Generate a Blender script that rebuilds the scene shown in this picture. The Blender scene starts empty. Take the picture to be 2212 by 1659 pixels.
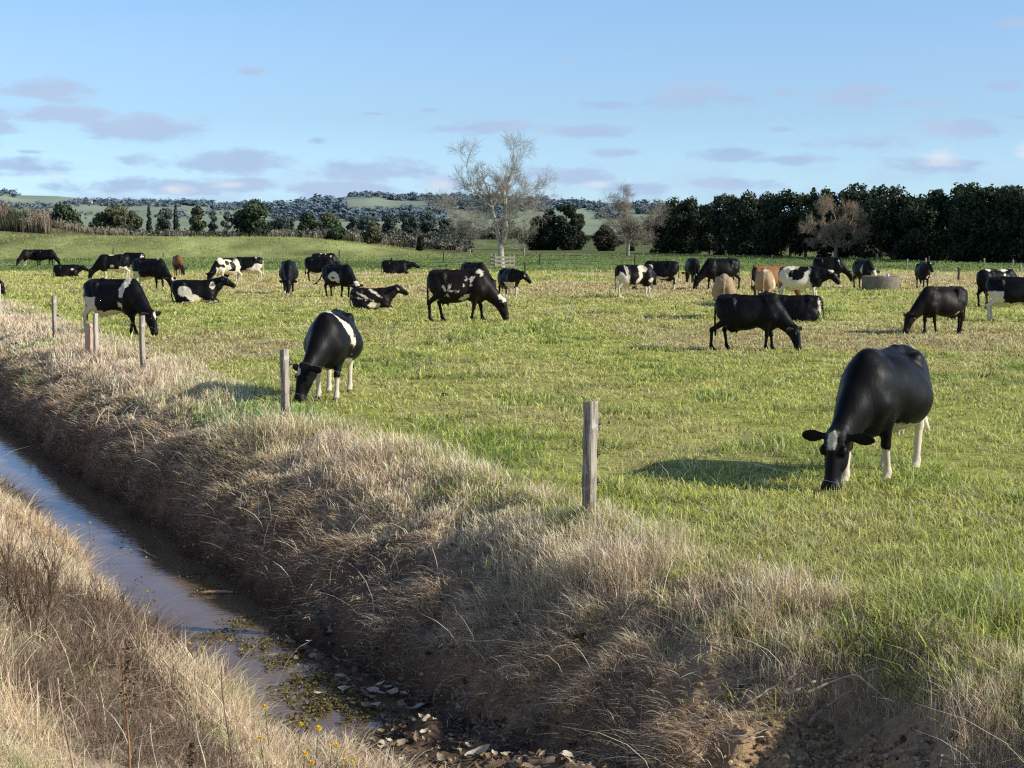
import bpy, math, random
import numpy as np
from mathutils import Vector, Matrix
from math import radians as RD

rng = np.random.default_rng(11)
random.seed(11)
SC = bpy.context.scene
COL = SC.collection

# ---------------------------------------------------------------- basics
def new_mesh(name, V, F, mat=None, smooth=False, attrs=None, parent=None, loc=None):
    """V (n,3); F an (m,k) int array or a list of such arrays. Links ONE mesh object."""
    me = mesh_data(name, V, F, smooth, attrs)
    if mat:
        for m in (mat if isinstance(mat, (list, tuple)) else [mat]):
            me.materials.append(m)
    o = bpy.data.objects.new(name, me)
    COL.objects.link(o)
    if parent: o.parent = parent
    if loc is not None: o.location = loc
    return o

def mesh_data(name, V, F, smooth=False, attrs=None):
    V = np.asarray(V, dtype=np.float32)
    Fs = F if isinstance(F, list) else [F]
    Fs = [np.asarray(f, dtype=np.int32) for f in Fs if len(f)]
    me = bpy.data.meshes.new(name)
    me.vertices.add(len(V)); me.vertices.foreach_set('co', V.ravel())
    nl = sum(f.size for f in Fs); npoly = sum(len(f) for f in Fs)
    me.loops.add(nl); me.polygons.add(npoly)
    me.loops.foreach_set('vertex_index', np.concatenate([f.ravel() for f in Fs]))
    tot = np.concatenate([np.full(len(f), f.shape[1], dtype=np.int32) for f in Fs])
    start = np.concatenate([[0], np.cumsum(tot)[:-1]]).astype(np.int32)
    me.polygons.foreach_set('loop_start', start)
    me.polygons.foreach_set('loop_total', tot)
    me.polygons.foreach_set('use_smooth', np.full(npoly, bool(smooth)))
    for k, a in (attrs or {}).items():
        a = np.asarray(a, dtype=np.float32)
        if a.ndim == 2:
            at_ = me.attributes.new(k, 'FLOAT_COLOR', 'POINT')
            if a.shape[1] == 3: a = np.hstack([a, np.ones((len(a), 1), np.float32)])
            at_.data.foreach_set('color', a.ravel())
        else:
            at_ = me.attributes.new(k, 'FLOAT', 'POINT')
            at_.data.foreach_set('value', a)
    me.update(calc_edges=True)
    return me

def tag(o, label=None, cat=None, group=None, kind=None):
    if label: o['label'] = label
    if cat: o['category'] = cat
    if group: o['group'] = group
    if kind: o['kind'] = kind
    return o

def empty(name, loc=(0, 0, 0), rz=0.0):
    o = bpy.data.objects.new(name, None); COL.objects.link(o)
    o.empty_display_size = 0.2
    o.location = loc; o.rotation_euler = (0, 0, rz)
    return o

class MB:
    """gathers tubes / boxes / ribbons into one mesh"""
    def __init__(s): s.V = []; s.F4 = []; s.F3 = []; s.C = []; s.n = 0
    def add(s, V, F4=None, F3=None, col=None):
        V = np.asarray(V, float)
        if F4 is not None and len(F4): s.F4.append(np.asarray(F4) + s.n)
        if F3 is not None and len(F3): s.F3.append(np.asarray(F3) + s.n)
        s.V.append(V); s.n += len(V)
        if col is None: col = (.5, .5, .5)
        col = np.asarray(col, float)
        if col.ndim == 1: col = np.tile(col, (len(V), 1))
        s.C.append(col)
    def box(s, c, size, rz=0, tilt=(0, 0), col=None, jit=0.0):
        x, y, z = [v / 2 for v in size]
        V = np.array([[a, b, d] for d in (-z, z) for (a, b) in ((-x, -y), (x, -y), (x, y), (-x, y))], float)
        if jit: V += rng.normal(0, jit, V.shape)
        V[:, 0] += V[:, 2] * tilt[0]; V[:, 1] += V[:, 2] * tilt[1]
        cs, sn = math.cos(rz), math.sin(rz)
        V = np.c_[V[:, 0] * cs - V[:, 1] * sn, V[:, 0] * sn + V[:, 1] * cs, V[:, 2]] + np.asarray(c, float)
        s.add(V, [[3, 2, 1, 0], [4, 5, 6, 7], [0, 1, 5, 4], [1, 2, 6, 5], [2, 3, 7, 6], [3, 0, 4, 7]], col=col)
    def tube(s, pts, rad, n=6, col=None, cap=True):
        pts = np.asarray(pts, float); m = len(pts)
        rad = np.full(m, rad) if np.isscalar(rad) else np.asarray(rad, float)
        d = np.gradient(pts, axis=0); d /= np.linalg.norm(d, axis=1)[:, None] + 1e-9
        ref = np.array([0.0, 0, 1.0]) if abs(d[0, 2]) < .8 else np.array([1.0, 0, 0])
        a = np.cross(d, ref); a /= np.linalg.norm(a, axis=1)[:, None] + 1e-9
        b = np.cross(d, a)
        th = np.linspace(0, 2 * np.pi, n, endpoint=False)
        V = (pts[:, None] + rad[:, None, None] * (np.cos(th)[None, :, None] * a[:, None] + np.sin(th)[None, :, None] * b[:, None])).reshape(-1, 3)
        i = np.arange(m - 1)[:, None] * n; j = np.arange(n)[None, :]; k = (j + 1) % n
        F = np.stack([i + j, i + k, i + n + k, i + n + j], -1).reshape(-1, 4)
        if cap:
            V = np.vstack([V, pts[0], pts[-1]]); q = m * n
            jj = np.arange(n); kk = (jj + 1) % n
            T = np.vstack([np.c_[np.full(n, q), kk, jj], np.c_[np.full(n, q + 1), (m - 1) * n + jj, (m - 1) * n + kk]])
        else: T = None
        if col is not None and np.asarray(col).ndim == 2:
            c = np.repeat(np.asarray(col), n, axis=0)
            if cap: c = np.vstack([c, col[0], col[-1]])
            col = c
        s.add(V, F, T, col)
    def data(s):
        F = []
        if s.F4: F.append(np.vstack(s.F4))
        if s.F3: F.append(np.vstack(s.F3))
        return np.vstack(s.V), F, np.vstack(s.C)
    def build(s, name, mat, parent=None, smooth=False, loc=None):
        V, F, Cc = s.data()
        return new_mesh(name, V, F, mat, smooth, {'col': Cc}, parent, loc)

def lin(r, g, b, k=1.0):
    f = lambda c: (c / 255 / 12.92) if c / 255 <= .04045 else ((c / 255 + .055) / 1.055) ** 2.4
    return np.array([f(r) * k, f(g) * k, f(b) * k])

def smooth01(a, b, x):
    t = np.clip((x - a) / (b - a), 0, 1); return t * t * (3 - 2 * t)

# ---------------------------------------------------------------- noise
def _hash(ix, iy, iz, seed):
    h = (ix.astype(np.int64) * 374761393 + iy.astype(np.int64) * 668265263 + iz.astype(np.int64) * 2147483647 % 998244353 + seed * 1274126177) & 0xFFFFFFFF
    h = ((h ^ (h >> 13)) * 1274126177) & 0xFFFFFFFF
    h = (h ^ (h >> 16)) & 0xFFFFFF
    return h / float(0xFFFFFF)

def vnoise(x, y, z=0.0, seed=0):
    x = np.asarray(x, float); y = np.asarray(y, float); z = np.zeros_like(x) + z
    ix, iy, iz = np.floor(x).astype(np.int64), np.floor(y).astype(np.int64), np.floor(z).astype(np.int64)
    fx, fy, fz = x - ix, y - iy, z - iz
    fx = fx * fx * (3 - 2 * fx); fy = fy * fy * (3 - 2 * fy); fz = fz * fz * (3 - 2 * fz)
    def L(a, b, t): return a + (b - a) * t
    def lay(k):
        return L(L(_hash(ix, iy, iz + k, seed), _hash(ix + 1, iy, iz + k, seed), fx),
                 L(_hash(ix, iy + 1, iz + k, seed), _hash(ix + 1, iy + 1, iz + k, seed), fx), fy)
    if np.all(fz == 0): return lay(0)
    return L(lay(0), lay(1), fz)

def fbm(x, y, oct=4, seed=0):
    t = 0; a = .5; n = 0
    for i in range(oct):
        t = t + a * vnoise(x * 2 ** i, y * 2 ** i, 0, seed + i * 17); n += a; a *= .5
    return t / n

# ---------------------------------------------------------------- camera geometry
FPX, CX, CY, HORIZ, HC = 3440.0, 1106.0, 829.5, 508.0, 2.6      # measured on a 2212 x 1659 view of the photo
TH = math.atan((CY - HORIZ) / FPX)
def ray(px, py):
    cx = (px - CX) / FPX; cy = (CY - py) / FPX
    return np.array([cx, math.cos(TH) + cy * math.sin(TH), -math.sin(TH) + cy * math.cos(TH)])
def at(px, py, z=0.0):
    d = ray(px, py); t = (z - HC) / d[2]
    return np.array([d[0] * t, d[1] * t, z])
def project(P):
    P = np.asarray(P, float); q = P - np.array([0, 0, HC])
    dep = q[:, 1] * math.cos(TH) - q[:, 2] * math.sin(TH)
    up = q[:, 1] * math.sin(TH) + q[:, 2] * math.cos(TH)
    return CX + FPX * q[:, 0] / dep, CY - FPX * up / dep

cam = bpy.data.cameras.new('camera'); camo = bpy.data.objects.new('camera', cam); COL.objects.link(camo)
cam.sensor_width = 36.0; cam.lens = FPX / 2212 * 36.0
cam.clip_start = .1; cam.clip_end = 20000
camo.location = (0, 0, HC); camo.rotation_euler = (math.pi / 2 - TH, 0, 0)
SC.camera = camo

# ---------------------------------------------------------------- terrain heights
SN, CN = .9 / math.hypot(.9, .44), .44 / math.hypot(.9, .44)
def su(x, y): return SN * x + CN * y, -CN * x + SN * y
def xy(s, u): return SN * s - CN * u, CN * s + SN * u
WATER_Z = -1.3
_PS = np.array([-6, -3, -.5, .5, 1.3, 2.6, 3.3, 3.75, 4.4, 4.80, 4.95, 5.10, 5.32, 5.75, 6.3, 7.0, 8.0])
_PZ = np.array([1.7, 1.4, 1.1, .62, .02, -.62, -1.05, -1.42, -1.52, -1.46, -1.26, -.96, -.60, -.36, -.14, -.01, 0])
_PS2 = np.array([-6, -3, -.5, .5, 1.3, 2.6, 3.3, 3.75, 4.4, 4.80, 4.95, 5.10, 5.32, 5.75, 6.3, 7.0, 8.0])
_PZ2 = np.array([1.7, 1.4, 1.1, .62, .02, -.62, -1.05, -1.42, -1.52, -1.45, -1.25, -1.08, -.90, -.60, -.27, -.02, 0])
def height(x, y):
    x = np.asarray(x, float); y = np.asarray(y, float)
    s, u = su(x, y)
    wob = (fbm(u * .55, s * .3, 3, 5) - .5) * .55
    ss = s + wob * smooth01(3.9, 4.9, s) * smooth01(7.5, 6.3, s) + (fbm(u * .8, s * .5, 3, 9) - .5) * .35 * smooth01(4.2, 3.4, s)
    z = np.interp(ss, _PS, _PZ); g = smooth01(21, 15.5, u)[()] if np.ndim(u) == 0 else smooth01(21, 15.5, u)
    z = z + (np.interp(ss, _PS2, _PZ2) - z) * g
    inb = smooth01(7.2, 6.2, s)                                   # bank roughness
    z = z + inb * ((fbm(x * 2.2, y * 2.2, 3, 21) - .5) * .34 + (fbm(x * 7, y * 7, 3, 22) - .5) * .13) * smooth01(70, 30, y) * np.where((s > 3.6) & (s < 4.95), .25, 1)
    # ditch closes towards the camera with silt and debris
    fill = smooth01(12.2, 10.8, u) * smooth01(3.2, 3.8, s) * smooth01(5.4, 4.7, s)
    z = np.where(fill > 0, z + fill * (np.maximum(z, WATER_Z + .05 + .13 * np.clip(11.2 - u, 0, 6) + (fbm(x * 5, y * 5, 3, 31) - .5) * .14) - z), z)
    # muddy shoals along the far edge of the water
    sh = smooth01(.52, .66, fbm(x * 1.1 + 3, y * 1.1, 2, 77)) * smooth01(4.35, 4.75, s) * smooth01(5.1, 4.8, s) * smooth01(17, 14, u)
    z = z + sh * .14
    # crumbled hole in the bank at the near right
    hx, hy = 2.2, 9.95
    z = z - .30 * np.exp(-(((x - hx) / .26) ** 2 + ((y - hy) / .30) ** 2)) - .10 * np.exp(-(((x - hx + .45) / .5) ** 2 + ((y - hy + .55) / .55) ** 2)) * (.4 + 1.2 * fbm(x * 4, y * 4, 3, 33))
    # paddock roll
    pd = smooth01(6.6, 8.5, s)
    z = z + pd * ((fbm(x * .35, y * .35, 3, 3) - .5) * .10 + (fbm(x * 1.6, y * 1.6, 2, 4) - .5) * .035) * smooth01(150, 60, y)
    # stop bank on the far left and the low marsh behind
    a = smooth01(-5, -30, x)
    crest = smooth01(184, 206, y + (fbm(x * .05, y * .02, 2, 8) - .5) * 8)
    z = z + a * crest * (2.35 + (fbm(x * .08, y * .05, 2, 12) - .5) * .5) - a * smooth01(210, 232, y) * .4 * crest
    z = z + (1 - a) * smooth01(262, 360, y) * 1.8 * smooth01(60, 20, x)
    z = z + 3.4 * np.exp(-((x + 80) / 17) ** 2 - ((y - 226) / 12) ** 2)
    return z

def hit(px, py, above=0.0):
    d = ray(px, py); O = np.array([0, 0, HC]); t0, st = 4.0, .12
    for n in (460, 16, 16):
        t = t0 + st * np.arange(n); P = O + d[None] * t[:, None]
        k = int(np.argmax(P[:, 2] - height(P[:, 0], P[:, 1]) < above)); t0 = t[max(k - 1, 0)]; st = st / 12
    return P[k]
# ---------------------------------------------------------------- materials
def nmat(name):
    m = bpy.data.materials.new(name); m.use_nodes = True
    nt = m.node_tree; nt.nodes.clear()
    return m, nt
def nd(nt, t, **kw):
    n = nt.nodes.new(t)
    for k, v in kw.items():
        if k.startswith('in_'):
            key = k[3:]; n.inputs[int(key) if key.isdigit() else key.replace('_', ' ')].default_value = v
        else: setattr(n, k, v)
    return n
def out(nt, sh):
    o = nd(nt, 'ShaderNodeOutputMaterial'); nt.links.new(sh, o.inputs['Surface']); return o
def attr_node(nt, name='col'):
    return nd(nt, 'ShaderNodeAttribute', attribute_name=name)
def mixc(nt, fac, a, b, mode='MIX'):
    n = nd(nt, 'ShaderNodeMix', data_type='RGBA', blend_type=mode)
    for sock, v in ((n.inputs[0], fac), (n.inputs[6], a), (n.inputs[7], b)):
        if hasattr(v, 'is_linked') or isinstance(v, bpy.types.NodeSocket): nt.links.new(v, sock)
        elif isinstance(v, (int, float)): sock.default_value = v
        else: sock.default_value = (*v, 1) if len(v) == 3 else v
    return n.outputs[2]
def mth(nt, op, a, b=0.0, c=None, clamp=False):
    n = nd(nt, 'ShaderNodeMath', operation=op, use_clamp=clamp)
    for i, v in enumerate((a, b) if c is None else (a, b, c)):
        if isinstance(v, bpy.types.NodeSocket): nt.links.new(v, n.inputs[i])
        else: n.inputs[i].default_value = v
    return n.outputs[0]
def noise(nt, scale, detail=4, rough=.6, vec=None, dist=0.0):
    n = nd(nt, 'ShaderNodeTexNoise', in_Scale=scale, in_Detail=detail, in_Roughness=rough, in_Distortion=dist)
    if vec is not None: nt.links.new(vec, n.inputs['Vector'])
    return n.outputs['Fac']
def objco(nt): return nd(nt, 'ShaderNodeTexCoord').outputs['Object']
def maprange(nt, v, a, b, c, d):
    n = nd(nt, 'ShaderNodeMapRange', in_1=a, in_2=b, in_3=c, in_4=d); nt.links.new(v, n.inputs[0]); return n.outputs[0]

def mat_blade(name, trans=.3, rough=.55):
    """thin leaf: diffuse + translucent, colour from the mesh"""
    m, nt = nmat(name); a = attr_node(nt)
    p = nd(nt, 'ShaderNodeBsdfPrincipled', in_Roughness=rough); p.inputs['Specular IOR Level'].default_value = .25
    nt.links.new(a.outputs['Color'], p.inputs['Base Color'])
    t = nd(nt, 'ShaderNodeBsdfTranslucent'); nt.links.new(a.outputs['Color'], t.inputs['Color'])
    mx = nd(nt, 'ShaderNodeMixShader', in_0=trans)
    nt.links.new(p.outputs[0], mx.inputs[1]); nt.links.new(t.outputs[0], mx.inputs[2])
    out(nt, mx.outputs[0]); return m

def mat_col(name, rough=.8, nscale=0, namt=.3, bump=0, bscale=30, spec=.2, bdist=.02):
    """mesh colour broken up by noise"""
    m, nt = nmat(name); a = attr_node(nt); c = a.outputs['Color']; co = objco(nt)
    if nscale:
        f = maprange(nt, noise(nt, nscale, 6, .65, co), .3, .7, 1 - namt, 1 + namt)
        n = nd(nt, 'ShaderNodeVectorMath', operation='SCALE'); nt.links.new(c, n.inputs[0]); nt.links.new(f, n.inputs['Scale']); c = n.outputs[0]
    p = nd(nt, 'ShaderNodeBsdfPrincipled', in_Roughness=rough); p.inputs['Specular IOR Level'].default_value = spec
    nt.links.new(c, p.inputs['Base Color'])
    if bump:
        b = nd(nt, 'ShaderNodeBump', in_Strength=bump, in_Distance=bdist); nt.links.new(noise(nt, bscale, 6, .7, co), b.inputs['Height'])
        nt.links.new(b.outputs[0], p.inputs['Normal'])
    out(nt, p.outputs[0]); return m

def mat_ground():
    m, nt = nmat('pasture_and_soil'); a = attr_node(nt); co = objco(nt)
    w = nd(nt, 'ShaderNodeMapping'); w.inputs['Scale'].default_value = (1, 1, 1); nt.links.new(co, w.inputs[0])
    f1 = maprange(nt, noise(nt, 9, 6, .7, w.outputs[0]), .3, .7, .55, 1.4)
    f2 = maprange(nt, noise(nt, .9, 5, .6, w.outputs[0]), .3, .7, .8, 1.2)
    n = nd(nt, 'ShaderNodeVectorMath', operation='SCALE'); nt.links.new(a.outputs['Color'], n.inputs[0]); nt.links.new(mth(nt, 'MULTIPLY', f1, f2), n.inputs['Scale'])
    p = nd(nt, 'ShaderNodeBsdfPrincipled', in_Roughness=.95); p.inputs['Specular IOR Level'].default_value = .1
    nt.links.new(n.outputs[0], p.inputs['Base Color'])
    b = nd(nt, 'ShaderNodeBump', in_Strength=.9, in_Distance=.06); nt.links.new(noise(nt, 11, 6, .75, w.outputs[0]), b.inputs['Height'])
    nt.links.new(b.outputs[0], p.inputs['Normal'])
    out(nt, p.outputs[0]); return m

def mat_water():
    m, nt = nmat('ditch_water'); co = objco(nt)
    d = nd(nt, 'ShaderNodeBsdfDiffuse')
    nt.links.new(mixc(nt, noise(nt, 1.3, 4, .6, co), (.15, .098, .056), (.25, .17, .095)), d.inputs['Color'])
    g = nd(nt, 'ShaderNodeBsdfGlossy', in_Roughness=.04); g.inputs['Color'].default_value = (.85, .85, .95, 1)
    b = nd(nt, 'ShaderNodeBump', in_Strength=.10, in_Distance=.02); nt.links.new(noise(nt, 7, 3, .5, co, .4), b.inputs['Height'])
    nt.links.new(b.outputs[0], g.inputs['Normal'])
    fr = nd(nt, 'ShaderNodeFresnel', in_IOR=1.5)
    mx = nd(nt, 'ShaderNodeMixShader'); nt.links.new(mth(nt, 'MULTIPLY', fr.outputs[0], .85, clamp=True), mx.inputs[0])
    nt.links.new(d.outputs[0], mx.inputs[1]); nt.links.new(g.outputs[0], mx.inputs[2])
    out(nt, mx.outputs[0]); return m

def mat_cow(name, base, base2, white=(.82, .72, .55), rough=.42, spec=.4):
    """hide: base hair with crisp, slightly ragged white patches"""
    m, nt = nmat(name); co = objco(nt)
    wv = attr_node(nt, 'white').outputs['Fac']; dk = attr_node(nt, 'dark').outputs['Fac']
    rag = mth(nt, 'MULTIPLY', mth(nt, 'SUBTRACT', noise(nt, 16, 7, .72, co), .5), .11)
    rag = mth(nt, 'ADD', rag, mth(nt, 'MULTIPLY', mth(nt, 'SUBTRACT', noise(nt, 5.5, 3, .55, co), .5), .17))
    f = maprange(nt, mth(nt, 'ADD', wv, rag), -.010, .012, 0, 1)
    hair = mixc(nt, maprange(nt, noise(nt, 5, 4, .6, co), .35, .7, 0, 1), base, base2)
    wh = mixc(nt, maprange(nt, noise(nt, 9, 5, .6, co), .3, .8, 0, 1), white, tuple(v * .8 for v in white))
    sz = nd(nt, 'ShaderNodeSeparateXYZ'); nt.links.new(co, sz.inputs[0])
    dirt = mth(nt, 'MULTIPLY', maprange(nt, sz.outputs[2], .75, .05, .12, .75), maprange(nt, noise(nt, 11, 5, .7, co), .35, .7, 0, 1))
    wh = mixc(nt, dirt, wh, (.38, .29, .19))
    c = mixc(nt, f, hair, wh)
    c = mixc(nt, dk, c, (.012, .011, .011))
    p = nd(nt, 'ShaderNodeBsdfPrincipled'); p.inputs['Specular IOR Level'].default_value = spec
    nt.links.new(c, p.inputs['Base Color'])
    nt.links.new(maprange(nt, f, 0, 1, rough, .75), p.inputs['Roughness'])
    p.inputs['Sheen Weight'].default_value = .015; p.inputs['Sheen Roughness'].default_value = .4
    b = nd(nt, 'ShaderNodeBump', in_Strength=.35, in_Distance=.012)
    st = nd(nt, 'ShaderNodeMapping'); st.inputs['Scale'].default_value = (3, 3, 1.0); nt.links.new(co, st.inputs[0])
    nt.links.new(noise(nt, 9, 5, .6, st.outputs[0]), b.inputs['Height']); nt.links.new(b.outputs[0], p.inputs['Normal'])
    out(nt, p.outputs[0]); return m

def mat_wood(name, c1, c2, c3, scale=1.0):
    m, nt = nmat(name); co = objco(nt)
    mp = nd(nt, 'ShaderNodeMapping'); mp.inputs['Scale'].default_value = (28 * scale, 28 * scale, 2.2 * scale); nt.links.new(co, mp.inputs[0])
    f = noise(nt, 1.0, 7, .7, mp.outputs[0], .3)
    c = mixc(nt, maprange(nt, f, .40, .60, 0, 1), c1, c2)
    c = mixc(nt, maprange(nt, noise(nt, 9 * scale, 5, .6, co), .55, .68, 0, .85), c, c3)
    p = nd(nt, 'ShaderNodeBsdfPrincipled', in_Roughness=.85); p.inputs['Specular IOR Level'].default_value = .2
    nt.links.new(c, p.inputs['Base Color'])
    b = nd(nt, 'ShaderNodeBump', in_Strength=.7, in_Distance=.01); nt.links.new(f, b.inputs['Height']); nt.links.new(b.outputs[0], p.inputs['Normal'])
    out(nt, p.outputs[0]); return m

def mat_plain(name, c, rough=.6, namt=.25, nscale=20, spec=.3, bump=0.0):
    m, nt = nmat(name); co = objco(nt)
    p = nd(nt, 'ShaderNodeBsdfPrincipled', in_Roughness=rough); p.inputs['Specular IOR Level'].default_value = spec
    f = noise(nt, nscale, 5, .65, co)
    nt.links.new(mixc(nt, maprange(nt, f, .3, .7, 0, 1), tuple(np.clip(np.array(c) * (1 - namt), 0, 1)), tuple(np.clip(np.array(c) * (1 + namt), 0, 1))), p.inputs['Base Color'])
    if bump:
        b = nd(nt, 'ShaderNodeBump', in_Strength=bump, in_Distance=.02); nt.links.new(f, b.inputs['Height']); nt.links.new(b.outputs[0], p.inputs['Normal'])
    out(nt, p.outputs[0]); return m

M_GROUND = mat_ground()
M_WATER = mat_water()
M_GRASS = mat_blade('grass_leaf', .40)
M_STRAW = mat_blade('dry_straw', .25, .7)
M_LEAF = mat_blade('tree_leaf', .12, .65)
M_BARK = mat_col('bark', .9, 6, .35, .6, 14)
M_POST = mat_wood('weathered_post', (.52, .45, .36), (.17, .14, .11), (.62, .57, .48))
M_POSTW = mat_wood('pale_post', (.62, .54, .44), (.46, .38, .30), (.72, .68, .60))
M_POSTR = mat_wood('reddish_post', (.60, .36, .24), (.66, .50, .38), (.74, .68, .58))
M_POSTD = mat_wood('dark_post', (.075, .066, .055), (.05, .045, .04), (.11, .10, .085))
M_RAIL = mat_wood('grey_rail', (.42, .37, .29), (.34, .29, .22), (.48, .44, .36))
M_BLACKP = mat_plain('black_insulator', (.018, .018, .018), .5)
M_WIRE = mat_plain('fence_wire', (.42, .42, .42), .45)
M_CONC = mat_plain('old_concrete', (.20, .175, .13), .9, .3, 5, .2, .4)
M_LITTER = mat_col('dead_leaf', .75, 25, .25)
M_TAG = mat_plain('yellow_tag', (.75, .72, .12), .5, .05)
M_PETAL = mat_plain('yellow_petal', (.80, .55, .02), .6, .12, 60)
M_EYE = mat_plain('eye', (.006, .005, .005), .12, .05, 10, .6)
M_DEADWOOD = mat_col('dead_wood', .85, 18, .35, .5, 40)
M_HILL = mat_col('hill_pasture', 1.0, .012, .22)
M_BUSH = mat_col('hill_bush', 1.0, .05, .25)
M_WALL = mat_plain('white_wall', (.72, .72, .70), .8, .06, 1)
M_ROOF = mat_plain('grey_roof', (.35, .36, .38), .6, .1, 1)
# ---------------------------------------------------------------- colours of the land (shared by soil and blades)
G_SUN = np.array((.80, .82, .20)); G_DEEP = np.array((.35, .50, .11)); G_TAN = np.array((.92, .71, .34)); G_YEL = np.array((.95, .84, .29))
def field_col(x, y):
    x = np.asarray(x, float); y = np.asarray(y, float)
    n1 = fbm(x * .16, y * .10, 4, 41); n2 = fbm(x * .9, y * .55, 3, 42); n3 = fbm(x * .05, y * .03, 3, 43)
    far = smooth01(50, 75, y + (n3 - .5) * 30) * smooth01(122, 104, y + (n3 - .5) * 14)
    right = .25 + .75 * smooth01(-30, -3, x - (y - 60) * .02 + (n1 - .5) * 12)
    tan = np.clip(far * right * smooth01(.22, .52, n1) * 1.05, 0, 1)
    tan = np.maximum(tan, .85 * smooth01(.50, .62, n1) * smooth01(17, 26, y) * smooth01(52, 40, y))
    deep = smooth01(.56, .70, n2) * .58 * (1 - tan * .7)
    deep = np.maximum(deep, .35 * smooth01(16.5, 11, y + (n1 - .5) * 7) * smooth01(-2, 1.5, x))
    yel = smooth01(.45, .65, fbm(x * .4, y * .25, 3, 44)) * .7
    c = G_SUN[None] * np.ones((len(np.atleast_1d(x)), 1))
    def mix(c, k, col): return c + (col[None] - c) * np.asarray(k).reshape(-1, 1)
    c = mix(c, yel, G_YEL); c = mix(c, deep, G_DEEP); c = mix(c, tan, G_TAN)
    band = smooth01(105, 125, y)                                        # greener, smoother grazing beyond
    g = mix(np.tile(np.array((.33, .41, .125)), (len(c), 1)), smooth01(.4, .62, fbm(x * .06, y * .10, 3, 45)) * .7, np.array((.22, .30, .09)))
    g = mix(g, smooth01(160, 200, y) * smooth01(-3, -14, x) * .8, np.array((.52, .53, .19)))
    c = c + (g - c) * band[:, None]
    return c

def dry_edge(u): return np.interp(u, [5, 8, 11, 15, 30, 50, 70], [6.65, 6.75, 6.85, 7.0, 7.7, 8.7, 9.6])
SOIL = np.array((.24, .168, .112)); SOIL_T = np.array((.52, .355, .20)); STRAW = np.array((.90, .71, .47)); MUD = np.array((.075, .052, .036))
def land_col(x, y):
    c = field_col(x, y); s, u = su(x, y)
    c = c * (.52 + .2 * smooth01(30, 95, y))[:, None]                    # shade between the blades, put into the ground colour
    c = c * (1 + (fbm(x * .25, y * .12, 4, 57) - .5) * 2.0 * smooth01(90, 140, y))[:, None]
    strip = smooth01(186, 196, y) * smooth01(238, 222, y) * smooth01(-6, 6, x); c = c + (np.array((.30, .255, .13)) - c) * (strip * .75)[:, None]
    e = dry_edge(u) + (fbm(x * 1.3, y * 1.3, 3, 51) - .5) * 1.1
    b = smooth01(e + .25, e - .25, s)
    n = fbm(x * 2.5, y * 2.5, 4, 52); n2 = fbm(x * .9, y * .9, 3, 53)
    bank = SOIL[None] * (.7 + .7 * n[:, None]) + (SOIL_T - SOIL)[None] * (smooth01(.42, .60, n2) * .7 * smooth01(4.9, 5.4, s) * smooth01(19, 13, u))[:, None]
    top = smooth01(5.6, 6.3, s) + smooth01(2.6, 1.6, s)
    bank = bank + (STRAW * .55 - bank) * (np.clip(top, 0, 1) * .8)[:, None]
    hole = np.exp(-(((x - 1.85) / .58) ** 2 + ((y - 9.3) / .75) ** 2)) * smooth01(.30, .5, n + .1)
    bank = bank + (np.array((.55, .37, .19)) - bank) * np.clip(hole * 1.5, 0, 1)[:, None]
    z = height(x, y)
    wet = smooth01(WATER_Z + .32, WATER_Z + .02, z) * smooth01(3.0, 3.4, s) * smooth01(5.9, 5.5, s)
    bank = bank + (MUD - bank) * (wet * .8)[:, None]
    c = c + (bank - c) * b[:, None]
    m = smooth01(206, 222, y) * smooth01(0, -12, x)                      # marsh behind the stop bank
    c = c + (np.array((.11, .095, .055)) - c) * np.clip(m, 0, 1)[:, None]
    r = smooth01(-10, 5, x) * smooth01(210, 245, y)
    c = c + (np.array((.13, .155, .06)) * (.6 + .8 * fbm(x * .08, y * .06, 3, 54)[:, None]) - c) * (r * smooth01(700, 500, y))[:, None]
    return c

def land():
    r = np.concatenate([np.exp(np.linspace(math.log(1.2), math.log(5.5), 40, endpoint=False)), np.exp(np.linspace(math.log(5.5), math.log(70), 470, endpoint=False)),
                        np.exp(np.linspace(math.log(70), math.log(450), 170, endpoint=False)), np.exp(np.linspace(math.log(450), math.log(9000), 30))])
    a0 = RD(23)
    th = np.concatenate([np.linspace(-RD(80), -a0, 24, endpoint=False), np.linspace(-a0, a0, 430, endpoint=False), np.linspace(a0, RD(80), 25)])
    Rr, T = np.meshgrid(r, th, indexing='ij')
    x = (Rr * np.sin(T)).ravel(); y = (Rr * np.cos(T)).ravel() - .6
    z = height(x, y)
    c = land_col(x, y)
    V = np.c_[x, y, z]; m, n = len(r), len(th)
    i = np.arange(m - 1)[:, None] * n; j = np.arange(n - 1)[None]
    F = np.stack([i + j, i + n + j, i + n + j + 1, i + j + 1], -1).reshape(-1, 4)[:, ::-1]
    s, u = su(x, y)
    fs = s[F].mean(1); fu = u[F].mean(1)
    bank = (fs < dry_edge(fu)) & (y[F].mean(1) < 75)
    def sub(name, mask):
        f = F[mask]; used, inv = np.unique(f, return_inverse=True)
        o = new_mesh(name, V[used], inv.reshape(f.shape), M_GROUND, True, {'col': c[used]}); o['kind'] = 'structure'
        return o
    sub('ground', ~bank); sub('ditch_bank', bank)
land()

def water():
    us = np.arange(10.4, 64, .12); ss = np.linspace(3.2, 5.35, 16)
    S, U = np.meshgrid(ss, us, indexing='ij'); x, y = xy(S.ravel(), U.ravel())
    V = np.c_[x, y, np.full(len(x), WATER_Z)]; m, n = S.shape
    i = np.arange(m - 1)[:, None] * n; j = np.arange(n - 1)[None]
    F = np.stack([i + j, i + n + j, i + n + j + 1, i + j + 1], -1).reshape(-1, 4)
    o = new_mesh('water', V, F, M_WATER, True); o['kind'] = 'structure'
water()

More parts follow.
